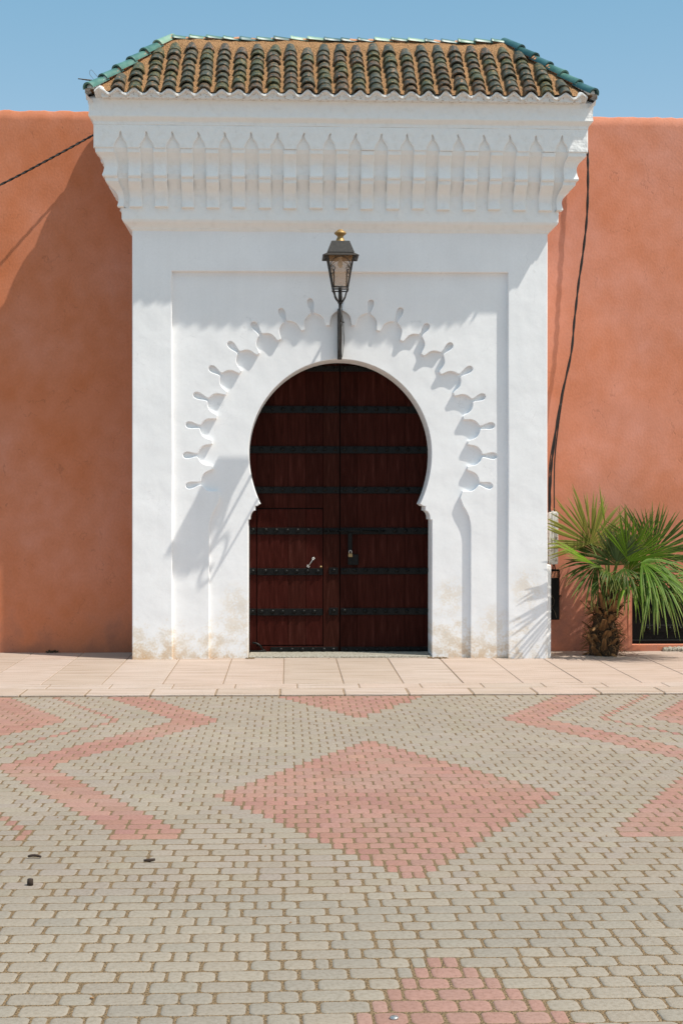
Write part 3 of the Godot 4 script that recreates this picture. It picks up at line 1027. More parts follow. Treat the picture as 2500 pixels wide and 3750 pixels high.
func build_roof(g: Node3D) -> void:
	var roof := base("roof", Vector3.ZERO, g)
	# earth mortar bed: lumpy front slope, hip ends, back slope
	var n := noise(9.0, 4, 81)
	var n2 := noise(1.6, 2, 82)
	var st := begin(true)
	var nu := 150
	var nv := 34
	var nrm := Vector3(0, EZ - RZ, RY - EY).normalized()
	var at := func(u: float, v: float) -> Vector3:
		var x := lerpf(-1.0, 1.0, u) * lerpf(EX - 0.03, RX, v)
		var p := roof_at(x, v)
		var b := n.get_noise_2d(x, v * 1.2) * 0.011 + n2.get_noise_2d(x, v) * 0.012
		# under the tile rows the bed sinks into channels at the eave and swells to a thick cap near the ridge
		b += 0.020 * smoothstep(0.76, 0.85, v) - 0.004
		return p + nrm * b
	for i in nu:
		for j in nv:
			quad(st, at.call(float(i) / nu, float(j) / nv), at.call(float(i + 1) / nu, float(j) / nv), at.call(float(i + 1) / nu, float(j + 1) / nv), at.call(float(i) / nu, float(j + 1) / nv))
	for s in [-1.0, 1.0]:
		var a := Vector3(s * EX, EY, EZ)
		var b := Vector3(s * 2.27, EY, -0.64)
		var c := Vector3(s * RX, RY, RZ)
		if s > 0: tri(st, a, b, c)
		else: tri(st, b, a, c)
	quad(st, Vector3(2.27, EY, -0.64), Vector3(-2.27, EY, -0.64), Vector3(-RX, RY, RZ), Vector3(RX, RY, RZ))
	put("mortar_bed", done(st), M.mortar, roof)
	# slab under the eaves
	st = begin()
	bbox(st, Vector3(0, 5.36, -0.09), Vector3(4.52, 0.05, 1.06), 0.004)
	put("eave_slab", done(st), M.eave, roof)
	# scalloped eave: a limewashed wave of tile ends along the front and both sides
	st = begin()
	var P := 0.162
	var m := 27 * 12 + 20
	for i in m:
		var xa := -2.11 - P * 0.5 - 0.13 + (P * 28.6) * i / m
		var xb := -2.11 - P * 0.5 - 0.13 + (P * 28.6) * (i + 1) / m
		var w := func(x: float) -> float:
			var ph := (x + 2.11) / P
			return 5.392 + 0.027 * cos(ph * TAU) + 0.006 * n2.get_noise_1d(x * 5.0) * 2.0
		var ya: float = w.call(xa)
		var yb: float = w.call(xb)
		var th := 0.016
		var zf0 := 0.475 + 0.005 * n.get_noise_1d(xa * 2.0)
		var zf1 := 0.475 + 0.005 * n.get_noise_1d(xb * 2.0)
		quad(st, Vector3(xa, ya - th, zf0), Vector3(xb, yb - th, zf1), Vector3(xb, yb, zf1), Vector3(xa, ya, zf0))
		quad(st, Vector3(xa, ya, zf0), Vector3(xb, yb, zf1), Vector3(xb, yb + 0.045, 0.36), Vector3(xa, ya + 0.045, 0.36))
		quad(st, Vector3(xa, 5.345, 0.375), Vector3(xb, 5.345, 0.375), Vector3(xb, yb - th, zf1), Vector3(xa, ya - th, zf0))
	for s in [-1.0, 1.0]:
		for i in 90:
			var pt: Array = []
			for e in 2:
				var f := (i + e) / 90.0
				var zz := lerpf(0.455, -0.62, f)
				var xx := lerpf(EX + 0.045, 2.432, f)
				var bk := smoothstep(0.25, -0.1, zz)
				pt.append([Vector3(s * xx, lerpf(5.372, 5.283, bk) + lerpf(0.045, 0.095, bk) * pow(absf(sin((zz + 0.07) / 0.139 * PI)), 0.6) + 0.004 * n.get_noise_1d(zz * 3.0), zz), Vector3(s * (xx - 0.07), 5.30, zz), Vector3(s * (xx - 0.11), 5.43, zz)])
			var A: Vector3 = pt[0][0]
			var B: Vector3 = pt[1][0]
			var dn := Vector3(0, -0.04, 0)
			var q := [[A + dn, B + dn, B, A], [pt[0][1], pt[1][1], B + dn, A + dn], [A, B, pt[1][2], pt[0][2]]]
			for w in q:
				if s > 0: quad(st, w[0], w[1], w[2], w[3])
				else: quad(st, w[3], w[2], w[1], w[0])
	put("eave_edge", done(st), M.eave, roof)
	# barrel tiles in 27 columns
	var kinds: Array = []
	for v in 4: kinds.append(barrel(0.064 + 0.002 * v, 0.050 + 0.002 * v, 0.21, 0.013, 0.0015 * (v % 2), 10))
	var slope := atan2(RY - EY, EZ - RZ)
	var len := Vector2(RY - EY, EZ - RZ).length()
	for c in 27:
		var x := -2.11 + P * c
		var lim := minf(0.785, (EX - 0.10 - absf(x)) / (EX - RX) * 0.97)
		var t := -0.012
		var row := 0
		while t * len < lim * len - 0.05:
			var step := 0.124 * rng.randf_range(0.9, 1.12)
			var p := roof_at(x + rng.randf_range(-0.006, 0.006), t)
			var o := put("tile", kinds[rng.randi() % 4], M.tiles[rng.randi() % 4], roof, p + nrm * (0.004 + rng.randf_range(-0.003, 0.004)))
			o.basis = Basis.from_euler(Vector3(slope + rng.randf_range(-0.12, -0.04), rng.randf_range(-0.05, 0.05), rng.randf_range(-0.04, 0.04)))
			t += step / len
			row += 1
	# hip tiles, lowest first
	var hip := [barrel(0.064, 0.056, 0.265, 0.013, 0.004, 12), barrel(0.062, 0.055, 0.27, 0.013, 0.003, 12)]
	for s in [-1.0, 1.0]:
		var a := Vector3(s * (EX + 0.015), EY + 0.02, EZ - 0.005)
		var b := Vector3(s * RX, RY + 0.025, RZ)
		var d := (b - a).normalized()
		for k in 6:
			var p := a.lerp(b, k / 6.0)
			var o := put("hip_tile", hip[k % 2], M.teal[0] if s < 0 else M.teal[[1, 0, 0, 1, 3, 1][k]], roof, p)
			var yx := d.cross(Vector3.UP).normalized()
			var up := yx.cross(d)
			o.basis = Basis(yx, up, -d) * Basis.from_euler(Vector3(-0.075, rng.randf_range(-0.03, 0.03), 0.0))
			if k == 5 and s < 0: o.material_override = M.teal_pale
			var st2 := begin()
			for w in 5:
				bbox(st2, p + d * (0.05 + 0.045 * w) - up * 0.005, Vector3(0.10, 0.05, 0.06), 0.02, o.basis)
			if k == 0:
				put("mortar_plug", done(st2), M.eave, roof)
			else:
				put("mortar_plug", done(st2), M.clay, roof)
	# ridge tiles
	var rk := [barrel(0.058, 0.049, 0.185, 0.012, 0.002, 10, 1.35), barrel(0.056, 0.050, 0.18, 0.012, 0.004, 10, 1.35)]
	var tone := [0, 2, 0, 0, 1, 0, 3, -1, -1, 1, 3, 1, -1, 0, -1, 3, 1, 2, 0, 0]
	for k in 20:
		var x := -RX + 0.02 + k * (2 * RX - 0.02) / 20.0
		var o := put("ridge_tile", rk[k % 2], M.teal_pale if tone[k] < 0 else M.teal[tone[k]], roof, Vector3(x, RY + 0.002 + 0.006 * sin(k * 1.1), RZ))
		o.basis = Basis.from_euler(Vector3(0, -PI / 2 + PI, 0)) * Basis.from_euler(Vector3(-0.07 + rng.randf_range(-0.02, 0.02), rng.randf_range(-0.03, 0.03), rng.randf_range(-0.08, 0.08)))
		o.rotation.y = -PI / 2 + rng.randf_range(-0.03, 0.03)
	st = begin(true)
	for i in 120:
		var xa := lerpf(-RX, RX, i / 120.0)
		var xb := lerpf(-RX, RX, (i + 1) / 120.0)
		var ha := RY + 0.028 + 0.010 * n.get_noise_1d(xa)
		var hb := RY + 0.028 + 0.010 * n.get_noise_1d(xb)
		for k in 6:
			var a0 := PI * k / 6.0
			var a1 := PI * (k + 1) / 6.0
			quad(st, Vector3(xa, ha - 0.03 + sin(a0) * 0.03, RZ + cos(a0) * 0.046), Vector3(xb, hb - 0.03 + sin(a0) * 0.03, RZ + cos(a0) * 0.046), Vector3(xb, hb - 0.03 + sin(a1) * 0.03, RZ + cos(a1) * 0.046), Vector3(xa, ha - 0.03 + sin(a1) * 0.03, RZ + cos(a1) * 0.046))
	put("ridge_mortar", done(st), M.clay, roof)

func build_door(g: Node3D) -> void:
	var door := base("door", Vector3(0.005, -0.008, -0.14), g)
	var zf := -0.36
	var plank := func(x0: float, x1: float, y0: float, y1: float, dz: float, who: String) -> void:
		var st := begin()
		bbox(st, Vector3((x0 + x1) / 2, (y0 + y1) / 2, zf - 0.022 + dz), Vector3(x1 - x0 - 0.002, y1 - y0 - 0.003, 0.044), 0.0025)
		put(who, done(st), M.wood[rng.randi() % 4], door)
	var xs := [-1.0, -0.834, -0.655, -0.515, -0.339, -0.162, 0.005, 0.181, 0.365, 0.481, 0.662, 0.854, 1.0]
	for i in 12:
		if i >= 1 and i <= 4:
			plank.call(xs[i] + (0.005 if i == 1 else 0.0), xs[i + 1] - (0.005 if i == 4 else 0.0), 0.110, 1.484, 0.004, "wicket_plank")
			plank.call(xs[i], xs[i + 1], 1.492, 2.98, rng.randf_range(-0.001, 0.001), "plank")
		else:
			plank.call(xs[i] + (0.004 if i == 6 else 0.0), xs[i + 1] - (0.004 if i == 5 else 0.0), 0.02, 2.98, rng.randf_range(-0.001, 0.001) + (0.006 if i == 5 else 0.0), "plank")
	plank.call(-0.834, -0.162, 0.02, 0.104, 0.002, "bottom_rail")
	var st := begin()
	bbox(st, Vector3(0, 1.5, zf - 0.055), Vector3(2.0, 2.96, 0.016), 0.002)
	put("backing", done(st), M.black, door)
	# iron bands and their studs
	var dome := dome_mesh(0.0225, 0.019)
	var band := func(x0: float, x1: float, y0: float, y1: float, dz := 0.0) -> void:
		var s := begin()
		bbox(s, Vector3((x0 + x1) / 2, (y0 + y1) / 2, zf + 0.010 + dz), Vector3(x1 - x0, y1 - y0, 0.012), 0.003)
		put("iron_band", done(s), M.iron, door)
	var stud := func(x: float, y: float, dz := 0.0) -> void:
		var o := put("stud", dome, M.iron, door, Vector3(x + rng.randf_range(-0.003, 0.003), y + rng.randf_range(-0.002, 0.002), zf + 0.015 + dz))
		o.scale = Vector3.ONE * rng.randf_range(0.93, 1.06)
	for b in [[2.870, 2.926, 2.5], [2.450, 2.522, 0.0], [2.044, 2.117, 0.0], [1.640, 1.708, 0.0]]:
		band.call(-0.97, 0.001, b[0], b[1])
		band.call(0.010, 0.97, b[0], b[1])
		for k in 9:
			stud.call(-0.038 - 0.1065 * k, (b[0] + b[1]) / 2 + 0.006)
			stud.call(0.050 + 0.1065 * k, (b[0] + b[1]) / 2 + 0.006)
	# fourth band: across the wicket, latch bar in the middle
	band.call(-0.97, -0.838, 1.228, 1.296); band.call(-0.826, -0.166, 1.226, 1.295, 0.004); band.call(-0.156, 0.001, 1.228, 1.293, 0.004); band.call(0.010, 0.97, 1.228, 1.296)
	for x in [-0.872, -0.741, -0.639, -0.526, -0.423, -0.317, -0.209]: stud.call(x, 1.268, 0.004)
	for x in [0.56, 0.665, 0.77, 0.875]: stud.call(x, 1.266)
	band.call(-0.97, -0.838, 0.822, 0.889); band.call(-0.826, -0.168, 0.816, 0.886, 0.004); band.call(-0.106, -0.009, 0.824, 0.892, 0.006); band.call(0.014, 0.97, 0.824, 0.890)
	for x in [-0.872, -0.747, -0.64, -0.536, -0.43, -0.324, -0.221]: stud.call(x, 0.856, 0.004)
	stud.call(-0.056, 0.866, 0.006)
	for k in 9: stud.call(0.055 + 0.105 * k, 0.866)
	band.call(-0.97, -0.838, 0.412, 0.480); band.call(-0.826, -0.168, 0.410, 0.479, 0.004); band.call(-0.106, -0.009, 0.413, 0.487, 0.006); band.call(0.014, 0.97, 0.415, 0.484)
	for x in [-0.876, -0.782, -0.674, -0.573, -0.458, -0.359, -0.251]: stud.call(x, 0.448, 0.004)
	stud.call(-0.056, 0.455, 0.006)
	for k in 9: stud.call(0.049 + 0.105 * k, 0.454)
	band.call(-0.692, -0.008, 0.030, 0.092); band.call(0.016, 0.97, 0.030, 0.092)
	var big := dome_mesh(0.026, 0.020)
	for x in [-0.59, -0.479, -0.373, -0.27, -0.157, -0.062, 0.07, 0.175, 0.28, 0.385, 0.49, 0.595, 0.70, 0.805]:
		put("stud", big, M.iron, door, Vector3(x, 0.062, zf + 0.015))
	# sliding bolt with its hasp and lock plate
	st = begin(true)
	tube(st, [Vector3(-0.15, 1.262, zf + 0.034), Vector3(0.46, 1.262, zf + 0.034)], 0.011, 8)
	put("bolt", done(st), M.iron, door)
	st = begin()
	for x in [-0.11, -0.03, 0.06, 0.22, 0.40]: bbox(st, Vector3(x, 1.262, zf + 0.032), Vector3(0.022, 0.046, 0.034), 0.006)
	put("bolt_keeper", done(st), M.iron, door)
	st = begin()
	bbox(st, Vector3(0.108, 1.150, zf + 0.022), Vector3(0.042, 0.20, 0.010), 0.003)
	bbox(st, Vector3(0.110, 1.052, zf + 0.018), Vector3(0.030, 0.03, 0.012), 0.003)
	put("hasp", done(st), M.iron, door)
	st = begin()
	bbox(st, Vector3(0.140, 0.972, zf + 0.012), Vector3(0.106, 0.108, 0.022), 0.004)
	put("lock_case", done(st), M.iron, door)
	# pull handle, slanting, and the brass lock cylinder
	st = begin(true)
	var h1 := Vector3(-0.262, 0.984, zf + 0.012)
	var h2 := Vector3(-0.314, 0.905, zf + 0.012)
	var hd := (h2 - h1).normalized()
	var tn := Basis(Vector3(-hd.y, hd.x, 0), -hd, Vector3.BACK)
	tube(st, crom3([h1, h1 + hd * 0.016 + Vector3(0, 0, 0.024), h1.lerp(h2, 0.5) + Vector3(0, 0, 0.034), h2 - hd * 0.016 + Vector3(0, 0, 0.024), h2], 4), 0.0046, 8)
	st.set_smooth_group(-1)
	bbox(st, h1, Vector3(0.028, 0.022, 0.006), 0.001, tn)
	bbox(st, h2, Vector3(0.028, 0.022, 0.006), 0.001, tn)
	put("pull_handle", done(st), M.steel, door)
	st = begin(true)
	tube(st, [Vector3(-0.184, 0.900, zf), Vector3(-0.184, 0.900, zf + 0.016)], 0.0105, 14)
	put("lock_cylinder", done(st), M.brass, door)
	# curled strap hinge in the lower left corner
	st = begin(true)
	var arc: Array = []
	for i in 12:
		var a := PI * 0.5 - PI * 0.55 * i / 11.0
		arc.append(Vector3(-0.876 + cos(a) * 0.105, 0.048 + sin(a) * 0.088, zf + 0.016))
	tube(st, arc, 0.0105, 8)
	tube(st, [Vector3(-0.90, 0.050, zf + 0.016), Vector3(-0.80, 0.048, zf + 0.018), Vector3(-0.735, 0.053, zf + 0.018)], [0.011, 0.012, 0.008], 8)
	tube(st, [Vector3(-0.778, 0.045, zf + 0.018), Vector3(-0.752, 0.070, zf + 0.020)], 0.008, 6)
	put("curled_hinge", done(st), M.iron, door)

# ------------------------------------------------------------------ wall lantern
func build_lantern() -> void:
	var X := -0.026
	var Z := 0.54
	var l := base("wall_lantern", Vector3(X, -0.010, 0))
	tag(l, "black iron wall lantern with gold finial and amber glass above the arch", "lantern")
	var st := begin(true)
	lathe(st, [Vector2(0.052, 3.984), Vector2(0.048, 3.994), Vector2(0.038, 4.010), Vector2(0.030, 4.028), Vector2(0.027, 4.036), Vector2(0.031, 4.046), Vector2(0.050, 4.060), Vector2(0.056, 4.066), Vector2(0.056, 4.074), Vector2(0.044, 4.086), Vector2(0.032, 4.092), Vector2(0.028, 4.100), Vector2(0.014, 4.107), Vector2(0.0, 4.109)], 20, Vector3(0, 0, Z))
	put("finial", done(st), M.gold, l)
	var ring4 := func(s: SurfaceTool, a: float, ya: float, b: float, yb: float) -> void:
		var c := [Vector2(-1, 1), Vector2(1, 1), Vector2(1, -1), Vector2(-1, -1)]
		for k in 4:
			var p: Vector2 = c[k]
			var q: Vector2 = c[(k + 1) % 4]
			quad(s, Vector3(p.x * a, ya, Z + p.y * a), Vector3(q.x * a, ya, Z + q.y * a), Vector3(q.x * b, yb, Z + q.y * b), Vector3(p.x * b, yb, Z + p.y * b))
	st = begin()
	ring4.call(st, 0.120, 3.868, 0.126, 3.876); ring4.call(st, 0.126, 3.876, 0.086, 3.982); ring4.call(st, 0.086, 3.982, 0.080, 3.988); ring4.call(st, 0.080, 3.988, 0.001, 3.989)
	put("cap", done(st), M.lamp_iron, l)
	st = begin()
	ring4.call(st, 0.166, 3.838, 0.168, 3.843); ring4.call(st, 0.168, 3.843, 0.122, 3.872); ring4.call(st, 0.118, 3.866, 0.166, 3.838)
	put("flange", done(st), M.lamp_iron, l)
	# tapering cage: four corner bars, top and bottom frames
	st = begin()
	var c4 := [Vector2(-1, 1), Vector2(1, 1), Vector2(1, -1), Vector2(-1, -1)]
	var top := 0.122
	var bot := 0.070
	var yt := 3.860
	var yb := 3.560
	for k in 4:
		var p: Vector2 = c4[k]
		var q: Vector2 = c4[(k + 1) % 4]
		tube(st, [Vector3(p.x * top, yt, Z + p.y * top), Vector3(p.x * bot, yb, Z + p.y * bot)], 0.0082, 6)
		tube(st, [Vector3(p.x * top, yt, Z + p.y * top), Vector3(q.x * top, yt, Z + q.y * top)], 0.008, 6)
		tube(st, [Vector3(p.x * bot, yb, Z + p.y * bot), Vector3(q.x * bot, yb, Z + q.y * bot)], 0.0075, 6)
		tube(st, [Vector3(p.x * bot * 1.03, yb - 0.022, Z + p.y * bot * 1.03), Vector3(q.x * bot * 1.03, yb - 0.022, Z + q.y * bot * 1.03)], 0.006, 6)
		tube(st, [Vector3(p.x * bot, yb, Z + p.y * bot), Vector3(p.x * bot * 1.03, yb - 0.022, Z + p.y * bot * 1.03)], 0.006, 6)
	put("cage", done(st), M.lamp_iron, l)
	# scrollwork on each side, glass behind it
	for k in 4:
		var turn := Basis.from_euler(Vector3(0, PI / 2 * k, 0))
		var on := func(u: float, v: float, d: float) -> Vector3:      # u across, v up from the bottom frame
			var t := v / 0.30
			var r := lerpf(bot, top, t)
			return Vector3(0, 0, Z) + turn * Vector3(u, yb + v, r + d)
		st = begin(true)
		var arch: Array = []
		for i in 15:
			var a := PI * i / 14.0
			arch.append(on.call(cos(a) * 0.092, 0.188 + sin(a) * 0.088, 0.004))
		tube(st, arch, 0.0034, 5)
		for s in [-1.0, 1.0]:
			var sp: Array = []
			for i in 22:
				var a := 2.6 * PI * i / 21.0
				var r := lerpf(0.006, 0.024, i / 21.0)
				sp.append(on.call(s * (0.066 + cos(a) * r), 0.172 + sin(a) * r, 0.004))
			tube(st, sp, 0.0032, 5)
			tube(st, crom3([on.call(s * 0.064, 0.150, 0.004), on.call(s * 0.072, 0.125, 0.004), on.call(s * 0.092, 0.116, 0.004)], 4), 0.0032, 5)
			tube(st, [on.call(s * 0.060, 0.156, 0.004), on.call(s * 0.058, 0.002, 0.004)], 0.0034, 5)
		put("scrollwork", done(st), M.lamp_iron, l)
		st = begin()
		quad(st, on.call(-bot, 0.0, -0.003), on.call(bot, 0.0, -0.003), on.call(top, 0.30, -0.003), on.call(-top, 0.30, -0.003))
		put("glass_pane", done(st), M.glass, l)
	st = begin(true)
	lathe(st, [Vector2(0.0, 3.745), Vector2(0.014, 3.752), Vector2(0.023, 3.768), Vector2(0.024, 3.786), Vector2(0.018, 3.806), Vector2(0.014, 3.825), Vector2(0.014, 3.86)], 14, Vector3(0, 0, Z))
	put("bulb", done(st), M.bulb, l)
	# post with four curved stays
	st = begin(true)
	tube(st, [Vector3(0, 3.56, Z), Vector3(0, 3.43, Z)], 0.0175, 12)
	tube(st, [Vector3(0, 3.43, Z), Vector3(0, 3.415, Z)], 0.024, 12)
	tube(st, [Vector3(0, 3.415, Z), Vector3(0, 3.30, Z)], 0.0155, 12)
	for p in c4:
		tube(st, crom3([Vector3(p.x * 0.070, 3.545, Z + p.y * 0.070), Vector3(p.x * 0.056, 3.515, Z + p.y * 0.056), Vector3(p.x * 0.044, 3.470, Z + p.y * 0.044), Vector3(p.x * 0.018, 3.430, Z + p.y * 0.018)], 5), 0.007, 6)
	put("post", done(st), M.lamp_iron, l)
	# bracket: wall bar, horizontal arm, S-scroll under it
	st = begin(false)
	bbox(st, Vector3(0.016, 3.196, -0.055), Vector3(0.042, 0.49, 0.080), 0.004)
	put("wall_bar", done(st), M.lamp_iron, l)
	st = begin(true)
	tube(st, [Vector3(0.010, 3.39, -0.05), Vector3(0.0, 3.385, Z)], 0.013, 10)
	put("arm", done(st), M.lamp_iron, l)
	st = begin(true)
	var oval: Array = []
	for i in 33:
		var a := TAU * i / 32.0
		oval.append(Vector3(0.004, 3.235 + sin(a) * 0.148, 0.495 + cos(a) * 0.080 + sin(a) * 0.025))
	tube(st, oval, 0.0095, 8)
	tube(st, crom3([Vector3(0.004, 3.31, 0.555), Vector3(0.004, 3.26, 0.52), Vector3(0.004, 3.20, 0.49), Vector3(0.004, 3.17, 0.50)], 5), [0.006, 0.008, 0.010, 0.012, 0.014, 0.016, 0.018, 0.019, 0.018, 0.016, 0.014, 0.012, 0.009, 0.007, 0.005, 0.003], 8)
	tube(st, crom3([Vector3(0.004, 3.088, 0.48), Vector3(0.004, 3.05, 0.37), Vector3(0.004, 3.03, 0.22), Vector3(0.006, 3.00, 0.08), Vector3(0.010, 2.985, -0.02)], 6), 0.010, 8)
	put("scroll_brace", done(st), M.lamp_iron, l)
	st = begin()
	bbox(st, Vector3(0.016, 3.040, -0.010), Vector3(0.034, 0.030, 0.016), 0.003)
	put("clip", done(st), M.lamp_iron, l)
	st = begin(true)
	tube(st, crom3([Vector3(0.030, 3.41, -0.02), Vector3(0.050, 3.312, -0.036), Vector3(0.054, 3.22, -0.062), Vector3(0.060, 3.156, -0.062), Vector3(0.052, 3.05, -0.062), Vector3(0.040, 2.97, -0.06)], 5), 0.0028, 5)
	bbox(st, Vector3(0.052, 3.312, -0.040), Vector3(0.016, 0.012, 0.020), 0.002)
	put("lamp_wire", done(st), M.cable, l)

# ------------------------------------------------------------------ padlock, cables, boxes
func twisted(path: Array, r: float, turns: float, strands := 2) -> ArrayMesh:
	var st := begin(true)
	var n := path.size()
	for s in strands:
		var pts: Array = []
		for i in n:
			var d: Vector3 = ((path[mini(i + 1, n - 1)] as Vector3) - (path[maxi(i - 1, 0)] as Vector3)).normalized()
			var u := d.cross(Vector3.BACK).normalized()
			var v := d.cross(u)
			var a := TAU * (turns * i / n + float(s) / strands)
			pts.append((path[i] as Vector3) + (u * cos(a) + v * sin(a)) * r * 0.6)
		tube(st, pts, r * 1.05, 6)
	return done(st)

func build_fittings() -> void:
	var p := base("padlock", Vector3(0.115, 0.992, -0.458))
	tag(p, "small steel padlock hanging from the iron hasp on the door", "padlock")
	put("body", box_mesh(Vector3(0.042, 0.036, 0.018), 0.004), M.brass, p, Vector3(0, 0.018, 0))
	var st := begin(true)
	var u: Array = [Vector3(-0.013, 0.030, 0)]
	for i in 9:
		var a := PI - PI * i / 8.0
		u.append(Vector3(cos(a) * 0.013, 0.052 + sin(a) * 0.016, 0))
	u.append(Vector3(0.013, 0.030, 0))
	tube(st, u, 0.0036, 8)
	put("shackle", done(st), M.steel, p)
	# supply cable that swings in from the left
	var path := crom3([Vector3(-9.0, 4.45, -0.42), Vector3(-7.2, 3.75, 0.25), Vector3(-5.2, 3.86, 0.20), Vector3(-3.9, 4.36, -0.15), Vector3(-3.345, 4.664, -0.29), Vector3(-2.861, 4.959, -0.40), Vector3(-2.444, 5.236, -0.53), Vector3(-2.33, 5.31, -0.56)], 40)
	tag(put("supply_cable", twisted(path, 0.0075, 26.0), M.cable), "twisted black supply cable slanting up the shaded wall to the cornice", "cable")
	path = crom3([Vector3(2.44, 5.44, -0.42), Vector3(2.478, 5.352, -0.50), Vector3(2.52, 5.141, -0.54), Vector3(2.529, 4.95, -0.54), Vector3(2.524, 4.533, -0.54), Vector3(2.492, 4.164, -0.545), Vector3(2.440, 3.78, -0.555), Vector3(2.400, 3.419, -0.56), Vector3(2.362, 3.046, -0.56), Vector3(2.262, 2.579, -0.57), Vector3(2.186, 2.07, -0.575), Vector3(2.158, 1.75, -0.57), Vector3(2.150, 1.45, -0.56)], 16)
	tag(put("drop_cable", twisted(path, 0.0085, 11.0), M.cable), "thick twisted black cable hanging down the sunlit wall from the roof corner", "cable")
	path = crom3([Vector3(2.36, 3.02, -0.565), Vector3(2.28, 2.6, -0.585), Vector3(2.215, 2.1, -0.59), Vector3(2.198, 1.8, -0.58), Vector3(2.196, 1.44, -0.56)], 10)
	st = begin(true)
	tube(st, path, 0.007, 6)
	tag(put("branch_cable", done(st), M.cable), "thin black cable branching off to the right edge of the white trunking box", "cable")
	path = crom3([Vector3(2.26, 2.55, -0.55), Vector3(2.17, 2.1, -0.55), Vector3(2.139, 1.85, -0.545), Vector3(2.136, 1.44, -0.545)], 10)
	st = begin(true)
	tube(st, path, 0.007, 6)
	tag(put("service_cable", done(st), M.cable), "thin black cable closest to the white gate, entering the trunking box", "cable")
	# white trunking box and black meter cabinet, one above the other
	var b := base("trunking_box", Vector3(2.18, 0.915, -0.55))
	tag(b, "narrow white painted trunking box on the wall edge, below the cables", "box")
	put("case", box_mesh(Vector3(0.056, 0.535, 0.12), 0.006), M.box, b, Vector3(0.016, 0.268, 0))
	put("cover", box_mesh(Vector3(0.034, 0.530, 0.11), 0.006), M.box, b, Vector3(-0.031, 0.265, 0.012))
	put("ridge", box_mesh(Vector3(0.012, 0.545, 0.10), 0.003), M.box, b, Vector3(-0.011, 0.272, 0.024))
	var c := base("meter_cabinet", Vector3(2.196, 0.350, -0.57))
	tag(c, "tall black meter cabinet with meshed top under the white trunking box", "cabinet")
	put("case", box_mesh(Vector3(0.100, 0.425, 0.09), 0.004), M.black, c, Vector3(0, 0.2125, 0))
	st = begin()
	for q in [[Vector3(0, 0.503, 0), Vector3(0.100, 0.018, 0.09)], [Vector3(0.044, 0.468, 0), Vector3(0.014, 0.088, 0.09)], [Vector3(-0.044, 0.468, 0), Vector3(0.014, 0.088, 0.09)]]: bbox(st, q[0], q[1], 0.003)
	put("mesh_frame", done(st), M.black, c)
	st = begin()
	for k in range(-3, 4):
		for s in [-1.0, 1.0]:
			var x := k * 0.022
			var a := Vector3(x - 0.04, 0.428, 0.038)
			var e := Vector3(x + 0.04, 0.494, 0.038)
			if s < 0: 
				a.x = x + 0.04; e.x = x - 0.04
			var lo := (-0.037 - a.x) / (e.x - a.x)
			var hi := (0.037 - a.x) / (e.x - a.x)
			var t0 := clampf(minf(lo, hi), 0, 1)
			var t1 := clampf(maxf(lo, hi), 0, 1)
			if t1 > t0: tube(st, [a.lerp(e, t0), a.lerp(e, t1)], 0.0016, 4)
	put("wire_mesh", done(st), M.clay, c)
	st = begin(true)
	tube(st, [Vector3(-0.012, 0.575, 0.02), Vector3(-0.02, 0.50, 0.03), Vector3(-0.036, 0.43, 0.02)], 0.006, 6)
	tube(st, [Vector3(-0.006, 0.575, 0.02), Vector3(0.012, 0.50, 0.03), Vector3(-0.008, 0.43, 0.02)], 0.006, 6)
	put("tail_wires", done(st), M.cable, c)
	st = begin(true)
	var lug: Array = []
	for i in 13:
		var a := TAU * i / 12.0
		lug.append(Vector3(0.060 + cos(a) * 0.009, 0.240 + sin(a) * 0.009, 0.03))
	tube(st, lug, 0.004, 6)
	put("padlock_lug", done(st), M.black, c)
	st = begin(true)
	tube(st, crom3([Vector3(-0.044, 0.250, 0.047), Vector3(-0.012, 0.215, 0.048), Vector3(-0.008, 0.16, 0.048), Vector3(-0.030, 0.13, 0.048), Vector3(0.0, 0.08, 0.048), Vector3(0.016, 0.02, 0.048)], 4), 0.0018, 4)
	put("dangling_string", done(st), M.reed, c)

# ------------------------------------------------------------------ fan palm
func leaf_mat(c: Vector3, back: Vector3, rough := 0.55) -> StandardMaterial3D:
	var m := mat(Color.WHITE, rough)
	m.vertex_color_use_as_albedo = true
	m.metallic_specular = 0.28
	m.backlight_enabled = true
	m.backlight = lin(back.x, back.y, back.z)
	m.cull_mode = BaseMaterial3D.CULL_DISABLED
	return m

